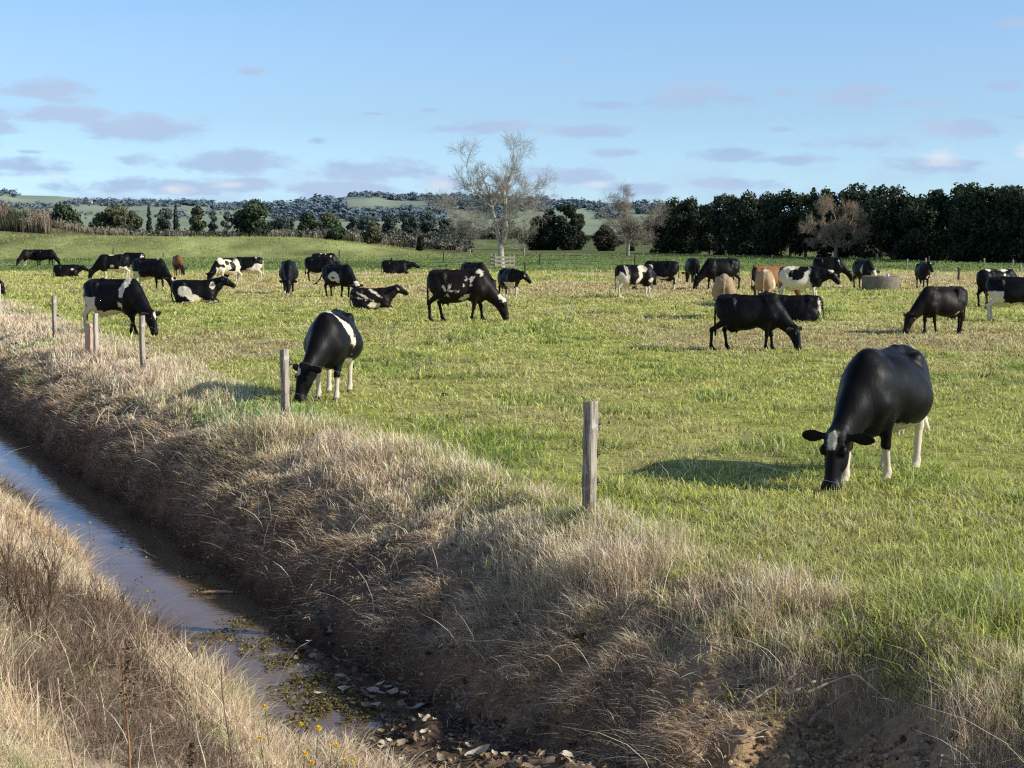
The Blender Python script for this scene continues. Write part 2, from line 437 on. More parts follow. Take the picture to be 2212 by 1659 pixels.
# ---------------------------------------------------------------- distant hills
SKYL = [(-700, 430), (-200, 425), (0, 416), (45, 424), (130, 426), (240, 436), (300, 436), (390, 434), (460, 440), (580, 440), (650, 436), (720, 430), (760, 424), (800, 420), (850, 423), (930, 421), (1010, 425), (1060, 425), (1150, 432), (1190, 438), (1240, 434), (1290, 440), (1390, 440), (1440, 452), (1600, 470), (2300, 478), (3000, 470)]
def hill_h(x, y):
    r = np.hypot(x, y); px = CX + FPX * x / np.maximum(y, 1)
    top = np.interp(px, [p[0] for p in SKYL], [p[1] for p in SKYL])
    Hh = HC + 2000 * (HORIZ - top) / FPX
    t = np.clip((r - 760) / 1240, 0, 1.25)
    prof = np.where(t < 1, (t * t * (3 - 2 * t)) * .5 + t * .5, 1 - (t - 1) * 1.5)
    nz = (fbm(x * .0045, y * .0045, 4, 61) - .5) * 14 + (fbm(x * .016, y * .016, 3, 62) - .5) * 4
    return 1.0 + (Hh - 2) * prof + nz * smooth01(.0, .35, t) * (1 - smooth01(.75, 1.0, t) * .7)
def hills():
    r = np.linspace(700, 2350, 130); az = np.linspace(-RD(32), RD(32), 420)
    Rr, A = np.meshgrid(r, az, indexing='ij'); x = (Rr * np.sin(A)).ravel(); y = (Rr * np.cos(A)).ravel()
    z = hill_h(x, y)
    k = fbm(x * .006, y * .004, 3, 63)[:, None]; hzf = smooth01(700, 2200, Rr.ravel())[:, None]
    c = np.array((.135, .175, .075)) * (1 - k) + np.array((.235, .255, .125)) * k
    c = c * 1.35 + (np.array((.33, .40, .36)) - c * 1.35) * (.25 + .35 * hzf)  # distance haze blended into the pasture colour
    m, n = Rr.shape; i = np.arange(m - 1)[:, None] * n; j = np.arange(n - 1)[None]
    F = np.stack([i + j, i + n + j, i + n + j + 1, i + j + 1], -1).reshape(-1, 4)[:, ::-1]
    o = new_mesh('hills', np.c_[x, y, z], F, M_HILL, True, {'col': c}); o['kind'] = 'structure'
hills()

def ico(sub=1):
    import bmesh
    b = bmesh.new(); bmesh.ops.create_icosphere(b, subdivisions=sub, radius=1); b.verts.ensure_lookup_table()
    V = np.array([v.co[:] for v in b.verts]); F = np.array([[v.index for v in f.verts] for f in b.faces]); b.free(); return V, F
def hill_hit(px, py):
    d = ray(px, py); t = np.arange(760, 2300, 4.0); P = np.array([0, 0, HC]) + d[None] * t[:, None]
    q = P[:, 2] < hill_h(P[:, 0], P[:, 1])
    return P[np.argmax(q)] if q.any() else None
# ---------------------------------------------------------------- grass blades
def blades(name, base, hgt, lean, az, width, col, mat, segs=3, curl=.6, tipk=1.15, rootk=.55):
    """curved ribbons. lean: horizontal reach as a part of the height, az: direction of the lean"""
    n = len(base); t = np.linspace(0, 1, segs + 1)
    dx, dy = np.cos(az), np.sin(az)
    up = hgt[:, None] * (t - curl * lean[:, None] * .45 * t ** 2.4)
    outw = hgt[:, None] * lean[:, None] * t ** 1.8
    cx = base[:, 0, None] + dx[:, None] * outw; cy = base[:, 1, None] + dy[:, None] * outw; cz = base[:, 2, None] + up
    wa = az + np.pi / 2 + rng.normal(0, .7, n)
    wprof = np.array([1.0] + [1 - .25 * k / segs for k in range(1, segs)] + [.12]) if segs > 1 else np.array([1, .15])
    wx = np.cos(wa)[:, None] * width[:, None] * .5 * wprof; wy = np.sin(wa)[:, None] * width[:, None] * .5 * wprof
    L = np.stack([cx - wx, cy - wy, cz], -1); Rr = np.stack([cx + wx, cy + wy, cz], -1)
    V = np.stack([L, Rr], 2).reshape(n, -1, 3)                     # per blade: (segs+1)*2
    m = (segs + 1) * 2
    k = np.arange(segs)
    f = np.stack([2 * k, 2 * k + 1, 2 * k + 3, 2 * k + 2], -1)
    F = (np.arange(n)[:, None, None] * m + f[None]).reshape(-1, 4)
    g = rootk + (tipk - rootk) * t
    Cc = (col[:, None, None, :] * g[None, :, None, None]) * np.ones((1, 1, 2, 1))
    return new_mesh(name, V.reshape(-1, 3), F, mat, False, {'col': Cc.reshape(-1, 3)})

def sample_field(n, dmin, dmax, power):
    """points in the view wedge (with a margin), density falling with distance"""
    u = rng.random(n); e = 2 - power
    d = (dmin ** e + u * (dmax ** e - dmin ** e)) ** (1 / e)
    tx = rng.uniform(-1, 1, n) * (.355 + 2.8 / d)
    return d * tx, d

GRASS_N = 520000
def paddock_grass():
    # blades grow in tufts: each tuft has its own colour, height and bend
    nt_ = 56000
    tx, ty = sample_field(nt_, 7.0, 105, 1.15)
    tb = np.exp(rng.normal(-.06, .34, nt_)) ; th = rng.uniform(.55, 1.5, nt_); ta = rng.uniform(0, 2 * np.pi, nt_)
    i = rng.integers(0, nt_, GRASS_N)
    sp = .035 + .0022 * ty[i]
    x = tx[i] + rng.normal(0, 1, GRASS_N) * sp; y = ty[i] + rng.normal(0, 1, GRASS_N) * sp * 1.2
    xn, yn = sample_field(120000, 6.0, 17, 0.9); xn = np.abs(xn) * np.where(rng.random(len(xn)) < .85, 1, -1)       # close turf by the ditch
    x = np.r_[x, xn]; y = np.r_[y, yn]; i = np.r_[i, rng.integers(0, nt_, len(xn))]
    s, u = su(x, y); e = dry_edge(u) + (fbm(x * 1.3, y * 1.3, 3, 51) - .5) * 1.1
    hole = np.exp(-(((x - 1.9) / .55) ** 2 + ((y - 9.3) / .72) ** 2))
    keep = ((rng.random(len(x)) > hole * 2.6) | (s > e - .05)) & ((s > e - .35) | ((s > 5.9) & (rng.random(len(s)) < .12))) & (y > 6)
    x, y, i = x[keep], y[keep], i[keep]; n = len(x)
    c = field_col(x, y)
    tuft = fbm(x * 2.6, y * 2.6, 3, 71)
    lush = smooth01(.5, .72, fbm(x * .9, y * .55, 3, 42))
    h = (.030 + .050 * rng.random(n)) * th[i] * (.6 + 1.0 * tuft) * (1 + .8 * lush)
    h *= 1 + .9 * smooth01(15, 9.0, y)
    h *= 1 + .5 * smooth01(30, 90, y)
    w = np.clip(.00075 * y, .009, .06) * rng.uniform(.6, 1.3, n)
    c = c * tb[i][:, None] * rng.uniform(.65, 1.35, (n, 1)) * (1 + rng.normal(0, .07, (n, 3)))
    dead = rng.random(n) < (.13 + .12 * smooth01(.5, .6, fbm(x * .5, y * .4, 3, 72)))
    c[dead] = np.array((.90, .77, .44)) * rng.uniform(.55, 1.2, (dead.sum(), 1))
    lean = np.abs(rng.normal(.75, .40, n)); az = np.where(rng.random(n) < .5, ta[i] + rng.normal(0, .6, n), rng.uniform(0, 2 * np.pi, n))
    st = rng.random(n) < .005 * smooth01(45, 15, y)                      # a few tall pale seed stalks
    h[st] *= 3.0; lean[st] *= .6; c[st] = np.array((.80, .70, .42)); w[st] *= .6
    z = height(x, y) - .004
    # rougher tufts on the far flats and the stop bank
    m = 90000; x2, y2 = sample_field(m, 104, 225, .6); k = vnoise(x2 * .5, y2 * .25, 0, 74) > .30; x2, y2 = x2[k], y2[k]; m = len(x2)
    c2 = field_col(x2, y2) * rng.uniform(.55, 1.6, (m, 1)); x = np.r_[x, x2]; y = np.r_[y, y2]; z = np.r_[z, height(x2, y2) - .01]
    h = np.r_[h, rng.uniform(.06, .26, m) * (.4 + vnoise(x2 * .3, y2 * .15, 0, 75))]; lean = np.r_[lean, np.abs(rng.normal(.7, .3, m))]; az = np.r_[az, rng.uniform(0, 6.28, m)]; w = np.r_[w, rng.uniform(.05, .12, m)]; c = np.vstack([c, c2])
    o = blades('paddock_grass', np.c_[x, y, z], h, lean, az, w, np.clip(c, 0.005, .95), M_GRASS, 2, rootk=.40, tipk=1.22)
    tag(o, 'short grazed pasture grass, yellow green with dark tufts, covering the paddock', 'grass', kind='stuff')
paddock_grass()

def bank_grass():
    CL = []                                                            # arrays of clump parameters
    def emit(s, u, k, h, sp, col, lean, az, azs, w):
        n = len(s); f = lambda v: np.broadcast_to(np.asarray(v, float), (n,))
        CL.append((s, u, f(k).astype(int), f(h), f(sp), col, f(lean), f(az), f(azs), f(w)))
    down = math.atan2(-CN, -SN); dn = -down
    dn = math.atan2(CN, SN)
    GREYBR = np.array((.62, .465, .315)); DKBR = np.array((.26, .185, .125)); PALE = np.array((.95, .78, .54)); GREEN = np.array((.30, .44, .13)); OLIVE = np.array((.60, .57, .26)); PINKY = np.array((.82, .64, .43))
    def draw(n, u0, u1, s0, s1, lim=.40):
        u = u0 * (u1 / u0) ** rng.random(n); s = s0 + (s1 - s0) * rng.random(n) if np.isscalar(s1) else None
        if s is None: s = s0 + (s1(u) - s0) * rng.random(n)
        x, y = xy(s, u); k = (np.abs(x) < (lim - .05) * np.maximum(y, .1) + 1.6) & (y > 4.0)
        return s[k], u[k], np.hypot(x, y)[k]
    def lerp(a, b, t): return a[None] * (1 - t[:, None]) + b[None] * t[:, None]
    def put(col, m, c): col[m] = c
    # dry crest of the far bank
    s, u, d = draw(7000, 5.2, 66, 5.35, lambda u: dry_edge(u) + .3)
    e = dry_edge(u); n = len(s)
    q = vnoise(u * .5, s * .8, 0, 81); g = vnoise(u * .35 + 7, s * .6, 0, 82); r1 = rng.random(n)
    col = lerp(PALE, GREYBR, q * .75)
    m = (g > .66) & (u > 10); col[m] = col[m] * .5 + OLIVE * .5
    m = (g > .80) & (u > 15); col[m] = GREEN
    m = g < .22; col[m] = col[m] * .4 + PINKY * .6
    col[r1 < .22] = PALE * 1.05
    edge = smooth01(e - .6, e + .25, s); col[(edge > .5) & (rng.random(n) < np.where(u > 10.5, .40, .06))] = OLIVE
    bare = (fbm(s * 2.2, u * 1.3, 3, 86) < .50) & (s < 6.05)
    hh = (.07 + .26 * vnoise(u * .8, s * 1.2, 0, 83) * vnoise(u * 2.3, s * 2, 0, 84) * 1.5) * np.where(s < 6.2, .6, 1.0)
    droop = s < 6.1
    k = np.where(bare, 4, 24)
    emit(s, u, k, hh, .05 + .0022 * d, col, np.where(droop, .8, .45), np.where(droop, down, rng.uniform(0, 6.28, n)), np.where(droop, .8, 1.3), np.clip(.00042 * d, .0035, .02))
    # steep face: flattened, hanging, brown, with bare soil between
    s, u, d = draw(7400, 5.0, 60, 4.85, 5.85); n = len(s)
    m = fbm(u * 1.5 + 4, s * 2.0, 3, 85) > np.where(u < 16, .52, .45); s, u, d = s[m], u[m], d[m]; n = len(s)
    q = rng.random(n); col = lerp(GREYBR, DKBR, q); col[rng.random(n) < .45] = STRAW; m2 = s < 5.08; col[m2] = DKBR
    emit(s, u, np.where(u < 17, 10, 12), .07 + .11 * rng.random(n), .06 + .002 * d, col, 1.25, down, .7, np.clip(.00042 * d, .0035, .02))
    # fallen stalks lying every way
    s, u, d = draw(8200, 5.0, 34, 4.95, 6.5); n = len(s); q = rng.random(n)
    emit(s, u, 4, .075, .09, lerp(PALE, GREYBR, q ** 1.5), 2.3, rng.uniform(0, 6.28, n), .6, np.clip(.0005 * d, .004, .02))
    # near bank
    s, u, d = draw(8400, 4.6, 46, .4, 3.95, .42); n = len(s)
    q = vnoise(u * .7 + 3, s * .9, 0, 91); g = vnoise(u * .6 + 11, s * .9, 0, 92); dkz = vnoise(u * .45 + 23, s * .55 + 3, 0, 93); r1 = rng.random(n)
    col = lerp(STRAW, PINKY, q)
    m = g > .66; col[m] = OLIVE * .95
    col[(g > .82)] = GREEN
    col[r1 < .12] = PALE
    dark = smooth01(3.0, 2.5, s) * smooth01(1.3, 1.7, s) * smooth01(15.5, 12.5, u)  # shade of an unseen tree, painted as darker, browner blades
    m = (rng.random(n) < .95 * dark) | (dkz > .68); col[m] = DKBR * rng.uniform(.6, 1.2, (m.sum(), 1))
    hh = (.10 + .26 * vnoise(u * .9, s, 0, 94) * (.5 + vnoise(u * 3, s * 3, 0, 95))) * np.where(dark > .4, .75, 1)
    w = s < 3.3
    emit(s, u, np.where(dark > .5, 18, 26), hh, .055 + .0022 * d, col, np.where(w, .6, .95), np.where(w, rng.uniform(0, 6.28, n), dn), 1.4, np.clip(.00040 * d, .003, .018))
    s, u, d = draw(2600, 4.6, 30, .4, 3.6, .42); n = len(s)
    emit(s, u, 4, .17, .10, lerp(PALE, GREYBR, rng.random(n)), 1.8, rng.uniform(0, 6.28, n), .6, np.clip(.0005 * d, .004, .02))
    # single long arching stalks
    s, u, d = draw(520, 5.0, 34, 5.0, 6.6); n = len(s)
    emit(s, u, 1, .35 + .3 * rng.random(n), .02, PALE[None] * rng.uniform(.75, 1.1, (n, 1)), .95, rng.uniform(0, 6.28, n), .4, np.clip(.00042 * d, .004, .012))
    s, u, d = draw(420, 5.0, 34, 1.0, 3.8); n = len(s)
    emit(s, u, 1, .35 + .3 * rng.random(n), .02, PALE[None] * rng.uniform(.75, 1.1, (n, 1)), .95, rng.uniform(0, 6.28, n), .4, np.clip(.00042 * d, .004, .012))
    B, H, Lr, A, Wd, Cl = [], [], [], [], [], []
    for (s, u, k, h, sp, col, lean, az, azs, w) in CL:
        ix = np.repeat(np.arange(len(s)), k); n = len(ix)
        x, y = xy(s[ix], u[ix]); x = x + rng.normal(0, 1, n) * sp[ix]; y = y + rng.normal(0, 1, n) * sp[ix]
        B.append(np.c_[x, y]); H.append(h[ix] * rng.uniform(.35, 1.25, n)); Lr.append(np.abs(lean[ix] + rng.normal(0, .28, n)))
        A.append(az[ix] + rng.normal(0, 1, n) * azs[ix]); Wd.append(w[ix] * rng.uniform(.6, 1.3, n))
        Cl.append(col[ix] * rng.uniform(.6, 1.35, (n, 1)) * (1 + rng.normal(0, .05, (n, 3))))
    base = np.vstack(B); z = height(base[:, 0], base[:, 1]) - .008; base = np.c_[base, z]
    hole = np.exp(-(((base[:, 0] - 1.88) / .56) ** 2 + ((base[:, 1] - 9.3) / .75) ** 2))
    s, u = su(base[:, 0], base[:, 1])                                    # matted clumps and bare earth on the face
    patch = smooth01(.40, .52, fbm(u * 1.5 + 2, s * 2.4, 3, 88)); face = smooth01(6.25, 5.95, s) * smooth01(4.2, 4.6, s) * smooth01(34, 20, u)
    bare = face * (1 - patch) * .78
    keep = (rng.random(len(base)) > bare) & (z > WATER_Z - .03) & ((rng.random(len(base)) > hole * 2.9) | (s > 6.62))
    cat = lambda L: np.concatenate(L)[keep]
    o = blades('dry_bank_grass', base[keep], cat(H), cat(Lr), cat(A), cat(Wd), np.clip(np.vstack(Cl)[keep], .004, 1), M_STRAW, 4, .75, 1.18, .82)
    print('bank blades', keep.sum())
    tag(o, 'dry straw coloured rank grass along both sides of the ditch', 'dry grass', kind='stuff')
bank_grass()
# ---------------------------------------------------------------- cattle: one smooth skin from blended body masses
def ell(c, r, k=.06, rot=None): return ('e', np.array(c, float), np.array(r, float), k, rot)
def cone(a, b, ra, rb, k=.05): return ('c', np.array(a, float), np.array(b, float), ra, rb, k)

def frame(D, up=(0, 0, 1)):
    D = np.asarray(D, float); D = D / np.linalg.norm(D)
    S = np.cross(D, up); S /= np.linalg.norm(S)          # cow's right
    N = np.cross(S, D)
    return D, S, N                                       # forward, right, forehead-normal

def cow_prims(pose, yaw=0.0, tail=0.0, stance=(0, 0, 0, 0), hyaw=None, fine=False, udder=1.0, fat=1.0, poll=None, hdir=None, hs=1.14):
    P = []
    lie = pose == 'lie'
    dz = -.50 if lie else 0.0
    W = fat * (1.10 if lie else 1.0)
    def E(c, r, k=.06, rot=None): P.append(ell((c[0], c[1], c[2] + dz), r, k, rot))
    def K(a, b, ra, rb, k=.05): P.append(cone((a[0], a[1], a[2] + dz), (b[0], b[1], b[2] + dz), ra, rb, k))
    # trunk
    E((-.08, 0, .97), (.68, .315 * W, .385), .02)
    E((-.22, 0, .84), (.50, .385 * W, .345), .10)
    E((.42, 0, .92), (.34, .25 * W, .44), .10)
    E((-.60, 0, 1.12), (.31, .255, .26), .09)
    E((-.62, 0, 1.25), (.25, .20, .10), .08)
    K((-.74, 0, 1.325), (-.40, 0, 1.34), .05, .06, .07); K((-.40, 0, 1.34), (.30, 0, 1.335), .06, .055, .07)
    E((.42, 0, 1.325), (.20, .065, .075), .08)
    for s in (-1, 1):
        E((-.47, s * .215, 1.27), (.085, .055, .06), .08)
        K((-.47, s * .215, 1.25), (-.40, s * .30, 1.02), .05, .04, .08)                 # hook bones
        E((-.80, s * .115, 1.215), (.07, .055, .06), .07)
        E((-.72, s * .13, 1.02), (.15, .105, .27), .08)                  # pin bones
        K((.36, s * .13, 1.26), (.54, s * .215, .86), .065, .085, .05)
        E((.42, s * .20, .92), (.14, .08, .26), .06)                    # shoulder blade
        E((.56, s * .17, .84), (.12, .095, .15), .07)                     # point of shoulder
        E((-.60, s * .19, .98), (.215, .115, .27), .08)                   # thigh
    # legs
    if not lie:
        for i, s in ((0, -1), (1, 1)):
            o = stance[i]
            K((.44, s * .19, .84), (.40, s * .19, .68), .115, .085, .06)
            K((.40, s * .19, .70), (.43 + o * .6, s * .165, .42), .078, .050, .04)
            E((.435 + o * .6, s * .165, .40), (.052, .048, .062), .03)
            K((.43 + o * .6, s * .165, .40), (.42 + o, s * .16, .12), .040, .034, .025)
            E((.42 + o, s * .16, .115), (.045, .042, .045), .03)
            K((.42 + o, s * .16, .11), (.455 + o, s * .16, .05), .040, .050, .02)
            E((.465 + o, s * .16, .03), (.070, .055, .035), .015)
        for i, s in ((2, -1), (3, 1)):
            o = stance[i]
            K((-.58, s * .19, .92), (-.50 + o * .2, s * .20, .74), .15, .115, .08)
            K((-.54 + o * .2, s * .19, .76), (-.755 + o * .8, s * .165, .52), .10, .058, .05)
            E((-.775 + o * .8, s * .165, .505), (.055, .042, .065), .03)
            K((-.765 + o * .8, s * .165, .50), (-.73 + o, s * .16, .13), .046, .036, .025)
            E((-.73 + o, s * .16, .12), (.045, .042, .045), .03)
            K((-.73 + o, s * .16, .11), (-.69 + o, s * .16, .05), .040, .050, .02)
            E((-.68 + o, s * .16, .03), (.070, .055, .035), .015)
        if udder > 0:
            E((-.44, 0, .60), (.20 * udder, .155 * udder, .15 * udder), .05)
            for a, b in ((-.36, -.07), (-.36, .07), (-.5, -.07), (-.5, .07)):
                K((a, b, .50), (a, b, .43), .022, .014, .02)
    else:
        for s in (-1, 1):
            K((.46, s * .22, .78), (.74, s * .23, .60), .11, .06, .06)
            K((.74, s * .23, .585), (.50, s * .25, .545), .055, .045, .04)
            E((-.46, s * .30, .74), (.30, .13, .25), .08)
            K((-.36, s * .36, .70), (-.14, s * .40, .60), .12, .07, .07)
            K((-.14, s * .42, .57), (-.50, s * .46, .545), .06, .045, .04)
            K((-.50, s * .46, .545), (-.36, s * .50, .54), .045, .045, .03)
        E((-.30, 0, .70), (.50, .44, .20), .10)
    # tail
    tz = .0
    t0 = np.array((-.80, 0, 1.30)); t1 = np.array((-.895, tail * .15, 1.14)); t2 = np.array((-.91, tail * .55, .80)); t3 = np.array((-.90, tail * 1.1, .52 + abs(tail) * .25)); t4 = np.array((-.89, tail * 1.5, .36 + abs(tail) * .5))
    if lie: t2 = np.array((-.93, .08, .80)); t3 = np.array((-.90, .22, .60)); t4 = np.array((-.8, .34, .56))
    K((-.72, 0, 1.30), t0, .055, .048, .06); K(t0, t1, .045, .036, .04); K(t1, t2, .032, .024, .02); K(t2, t3, .024, .030, .02); K(t3, t4, .040, .018, .03)
    # neck and head
    def rot(v, a, about=.48):
        x, y = v[0] - about, v[1]
        return np.array((about + x * math.cos(a) - y * math.sin(a), x * math.sin(a) + y * math.cos(a), v[2]))
    hy = yaw if hyaw is None else hyaw
    if pose == 'graze': pl, D0 = np.array((1.09, 0, .60)), np.array((.30, 0, -.95))
    elif pose == 'stand': pl, D0 = np.array((1.00, 0, 1.50)), np.array((.80, 0, -.60))
    elif pose == 'level': pl, D0 = np.array((1.12, 0, 1.20)), np.array((.66, 0, -.75))
    else: pl, D0 = np.array((.96, 0, 1.46)), np.array((.88, 0, -.47))
    if poll is not None: pl = np.array(poll, float)
    if hdir is not None: D0 = np.array(hdir, float)
    pl = rot(pl, yaw)
    D0 = np.array((D0[0] * math.cos(hy) - D0[1] * math.sin(hy), D0[0] * math.sin(hy) + D0[1] * math.cos(hy), D0[2]))
    D, S, N = frame(D0)
    if pose == 'graze' and N[0] * math.cos(hy) + N[1] * math.sin(hy) < 0: N = -N; S = -S
    if N[2] < 0 and pose != 'graze': N = -N; S = -S
    mid_t = rot(np.array(((.48 + 1.0 * (pl[0] - .48) * .0 + .55 * (1.05 - .48)), 0, 1.26 * .45 + pl[2] * .55)), yaw * .6)
    top0 = np.array((.48, 0, 1.24)); low0 = np.array((.56, 0, .92))
    crest = pl - D * .02 - N * .045
    throat = pl + D * .12 - N * .13
    mt = (top0 * .5 + crest * .5); mt = rot(mt, 0) + np.array((0, 0, .02))
    ml = (low0 * .45 + throat * .55)
    c0 = (top0 + low0) / 2; c1 = (crest + throat) / 2
    K(top0, mt, .155, .105, .08); K(mt, crest, .105, .085, .06)
    K(low0, ml, .20, .13, .09); K(ml, throat, .13, .09, .06)
    K(c0, (c0 + c1) / 2, .21, .155, .09); K((c0 + c1) / 2, c1, .155, .105, .07)
    K(low0 + np.array((.06, 0, -.06)), (low0 + ml) / 2 + np.array((0, 0, -.10)), .10, .05, .07)      # brisket / dewlap
    R = np.stack([D, S, N], 1)
    def H(a, b, c): return pl + (D * a + S * b + N * c) * hs
    def HE(p, r, k=.04): P.append(('e', np.array(H(*p)) + np.array((0, 0, dz)), np.array(r, float) * hs, k, R))
    HE((.06, 0, -.03), (.13, .105, .105), .04)
    K(H(.02, 0, .03), H(.02, 0, .055), .075, .05, .04)                    # poll
    K(H(.10, 0, -.02), H(.38, 0, -.03), .102, .076, .05)
    K(H(.14, 0, .035), H(.36, 0, .0), .062, .048, .04)                    # bridge of nose
    HE((.445, 0, -.040), (.075, .086, .078), .04)                         # muzzle
    K(H(.10, 0, -.11), H(.38, 0, -.085), .085, .050, .05)                 # jaw
    for s in (-1, 1):
        HE((.15, s * .088, .018), (.045, .028, .036), .025)               # brow
        HE((.20, s * .055, -.07), (.10, .04, .06), .04)                   # cheek
        # ears stick out sideways
        a = H(.03, s * .10, -.01); b = H(.035, s * .30, -.035)
        eD = (b - a) / np.linalg.norm(b - a); eN = N * .8 + D * .55; eN -= eD * eN.dot(eD); eN /= np.linalg.norm(eN); eW = np.cross(eD, eN)
        P.append(('e', (a * .40 + b * .60) + np.array((0, 0, dz)), np.array((.125, .068, .020 if fine else .026)), .02, np.stack([eD, eW, eN], 1)))
        K(a, a * .6 + b * .4, .030, .022, .03)
    info = dict(pl=pl + np.array((0, 0, dz)), D=D, S=S, N=N, dz=dz, eyes=[H(.15, s * .112, .012) + np.array((0, 0, dz)) for s in (-1, 1)],
                ear=[H(.045, s * .24, -.055) + np.array((0, 0, dz)) for s in (-1, 1)],
                nostril=[H(.505, s * .038, -.01) + np.array((0, 0, dz)) for s in (-1, 1)], t3=t3, t4=t4)
    return P, info

def sd_eval(P, p):
    if P[0] == 'e':
        q = p - P[1]
        if P[4] is not None: q = q @ P[4]
        k0 = np.linalg.norm(q / P[2], axis=-1); k1 = np.linalg.norm(q / (P[2] ** 2), axis=-1) + 1e-6
        return k0 * (k0 - 1) / k1
    a, b, ra, rb = P[1], P[2], P[3], P[4]
    ab = b - a; t = np.clip(((p - a) @ ab) / (ab @ ab + 1e-9), 0, 1)
    return np.linalg.norm(p - a - t[..., None] * ab, axis=-1) - (ra + (rb - ra) * t)
def prim_box(P):
    if P[0] == 'e':
        m = P[2].max() if P[4] is not None else P[2]
        return P[1] - m, P[1] + m
    r = max(P[3], P[4]); return np.minimum(P[1], P[2]) - r, np.maximum(P[1], P[2]) + r

def sdf_mesh(prims, h, floor=None, cut=()):
    lo = np.min([prim_box(p)[0] for p in prims], 0) - 3 * h; hi = np.max([prim_box(p)[1] for p in prims], 0) + 3 * h
    n = np.ceil((hi - lo) / h).astype(int) + 1
    f = np.full(n, .4, np.float32)
    for P in prims:
        k = P[3] if P[0] == 'e' else P[5]
        b0, b1 = prim_box(P); m = 2.2 * k + 2 * h
        i0 = np.clip(np.floor((b0 - m - lo) / h).astype(int), 0, n - 1); i1 = np.clip(np.ceil((b1 + m - lo) / h).astype(int) + 1, 1, n)
        sl = tuple(slice(a, b) for a, b in zip(i0, i1))
        g = np.stack(np.meshgrid(*[lo[d] + h * np.arange(i0[d], i1[d]) for d in range(3)], indexing='ij'), -1)
        d = sd_eval(P, g); o = f[sl]
        hh = np.maximum(k - np.abs(o - d), 0) / k
        f[sl] = np.minimum(o, d) - hh * hh * k * .25
    if floor is not None:
        z = lo[2] + h * np.arange(n[2]); f = np.maximum(f, (floor - z)[None, None, :])
    for (c, r) in cut:
        g = np.stack(np.meshgrid(*[lo[d] + h * np.arange(n[d]) for d in range(3)], indexing='ij'), -1)
        f = np.maximum(f, r - np.linalg.norm(g - c, axis=-1))
    return surface_nets(f, lo, h)

def surface_nets(f, lo, h):
    s = f < 0
    nx, ny, nz = f.shape
    corner = [(i, j, k) for i in (0, 1) for j in (0, 1) for k in (0, 1)]
    def cs(a, c): return a[c[0]:nx - 1 + c[0], c[1]:ny - 1 + c[1], c[2]:nz - 1 + c[2]]
    cnt = sum(cs(s, c).astype(np.int8) for c in corner)
    act = (cnt > 0) & (cnt < 8)
    idx = np.full(act.shape, -1, np.int64); A = np.argwhere(act); idx[act] = np.arange(len(A))
    vals = {c: cs(f, c)[act] for c in corner}
    acc = np.zeros((len(A), 3)); w = np.zeros(len(A))
    for a in corner:
        for d in range(3):
            if a[d] == 0:
                b = list(a); b[d] = 1; b = tuple(b)
                va, vb = vals[a], vals[b]; m = (va < 0) != (vb < 0)
                t = np.where(m, va / np.where(m, va - vb, 1), 0)
                p = np.tile(np.array(a, float), (len(A), 1)); p[:, d] += t
                acc[m] += p[m]; w += m
    V = lo + h * (A + acc / w[:, None])
    Fs = []
    for d in range(3):
        o1, o2 = [(1, 2), (2, 0), (0, 1)][d]
        s0 = np.take(s, range(f.shape[d] - 1), d); s1 = np.take(s, range(1, f.shape[d]), d)
        E = np.argwhere(s0 != s1); E = E[(E[:, o1] > 0) & (E[:, o2] > 0) & (E[:, o1] < f.shape[o1] - 1) & (E[:, o2] < f.shape[o2] - 1)]
        def cell(a, b):
            q = E.copy(); q[:, o1] -= a; q[:, o2] -= b; return idx[q[:, 0], q[:, 1], q[:, 2]]
        Q = np.stack([cell(1, 1), cell(0, 1), cell(0, 0), cell(1, 0)], 1)
        flip = ~s0[E[:, 0], E[:, 1], E[:, 2]]
        Q[flip] = Q[flip][:, ::-1]
        Fs.append(Q[(Q >= 0).all(1)])
    return V, np.vstack(Fs)

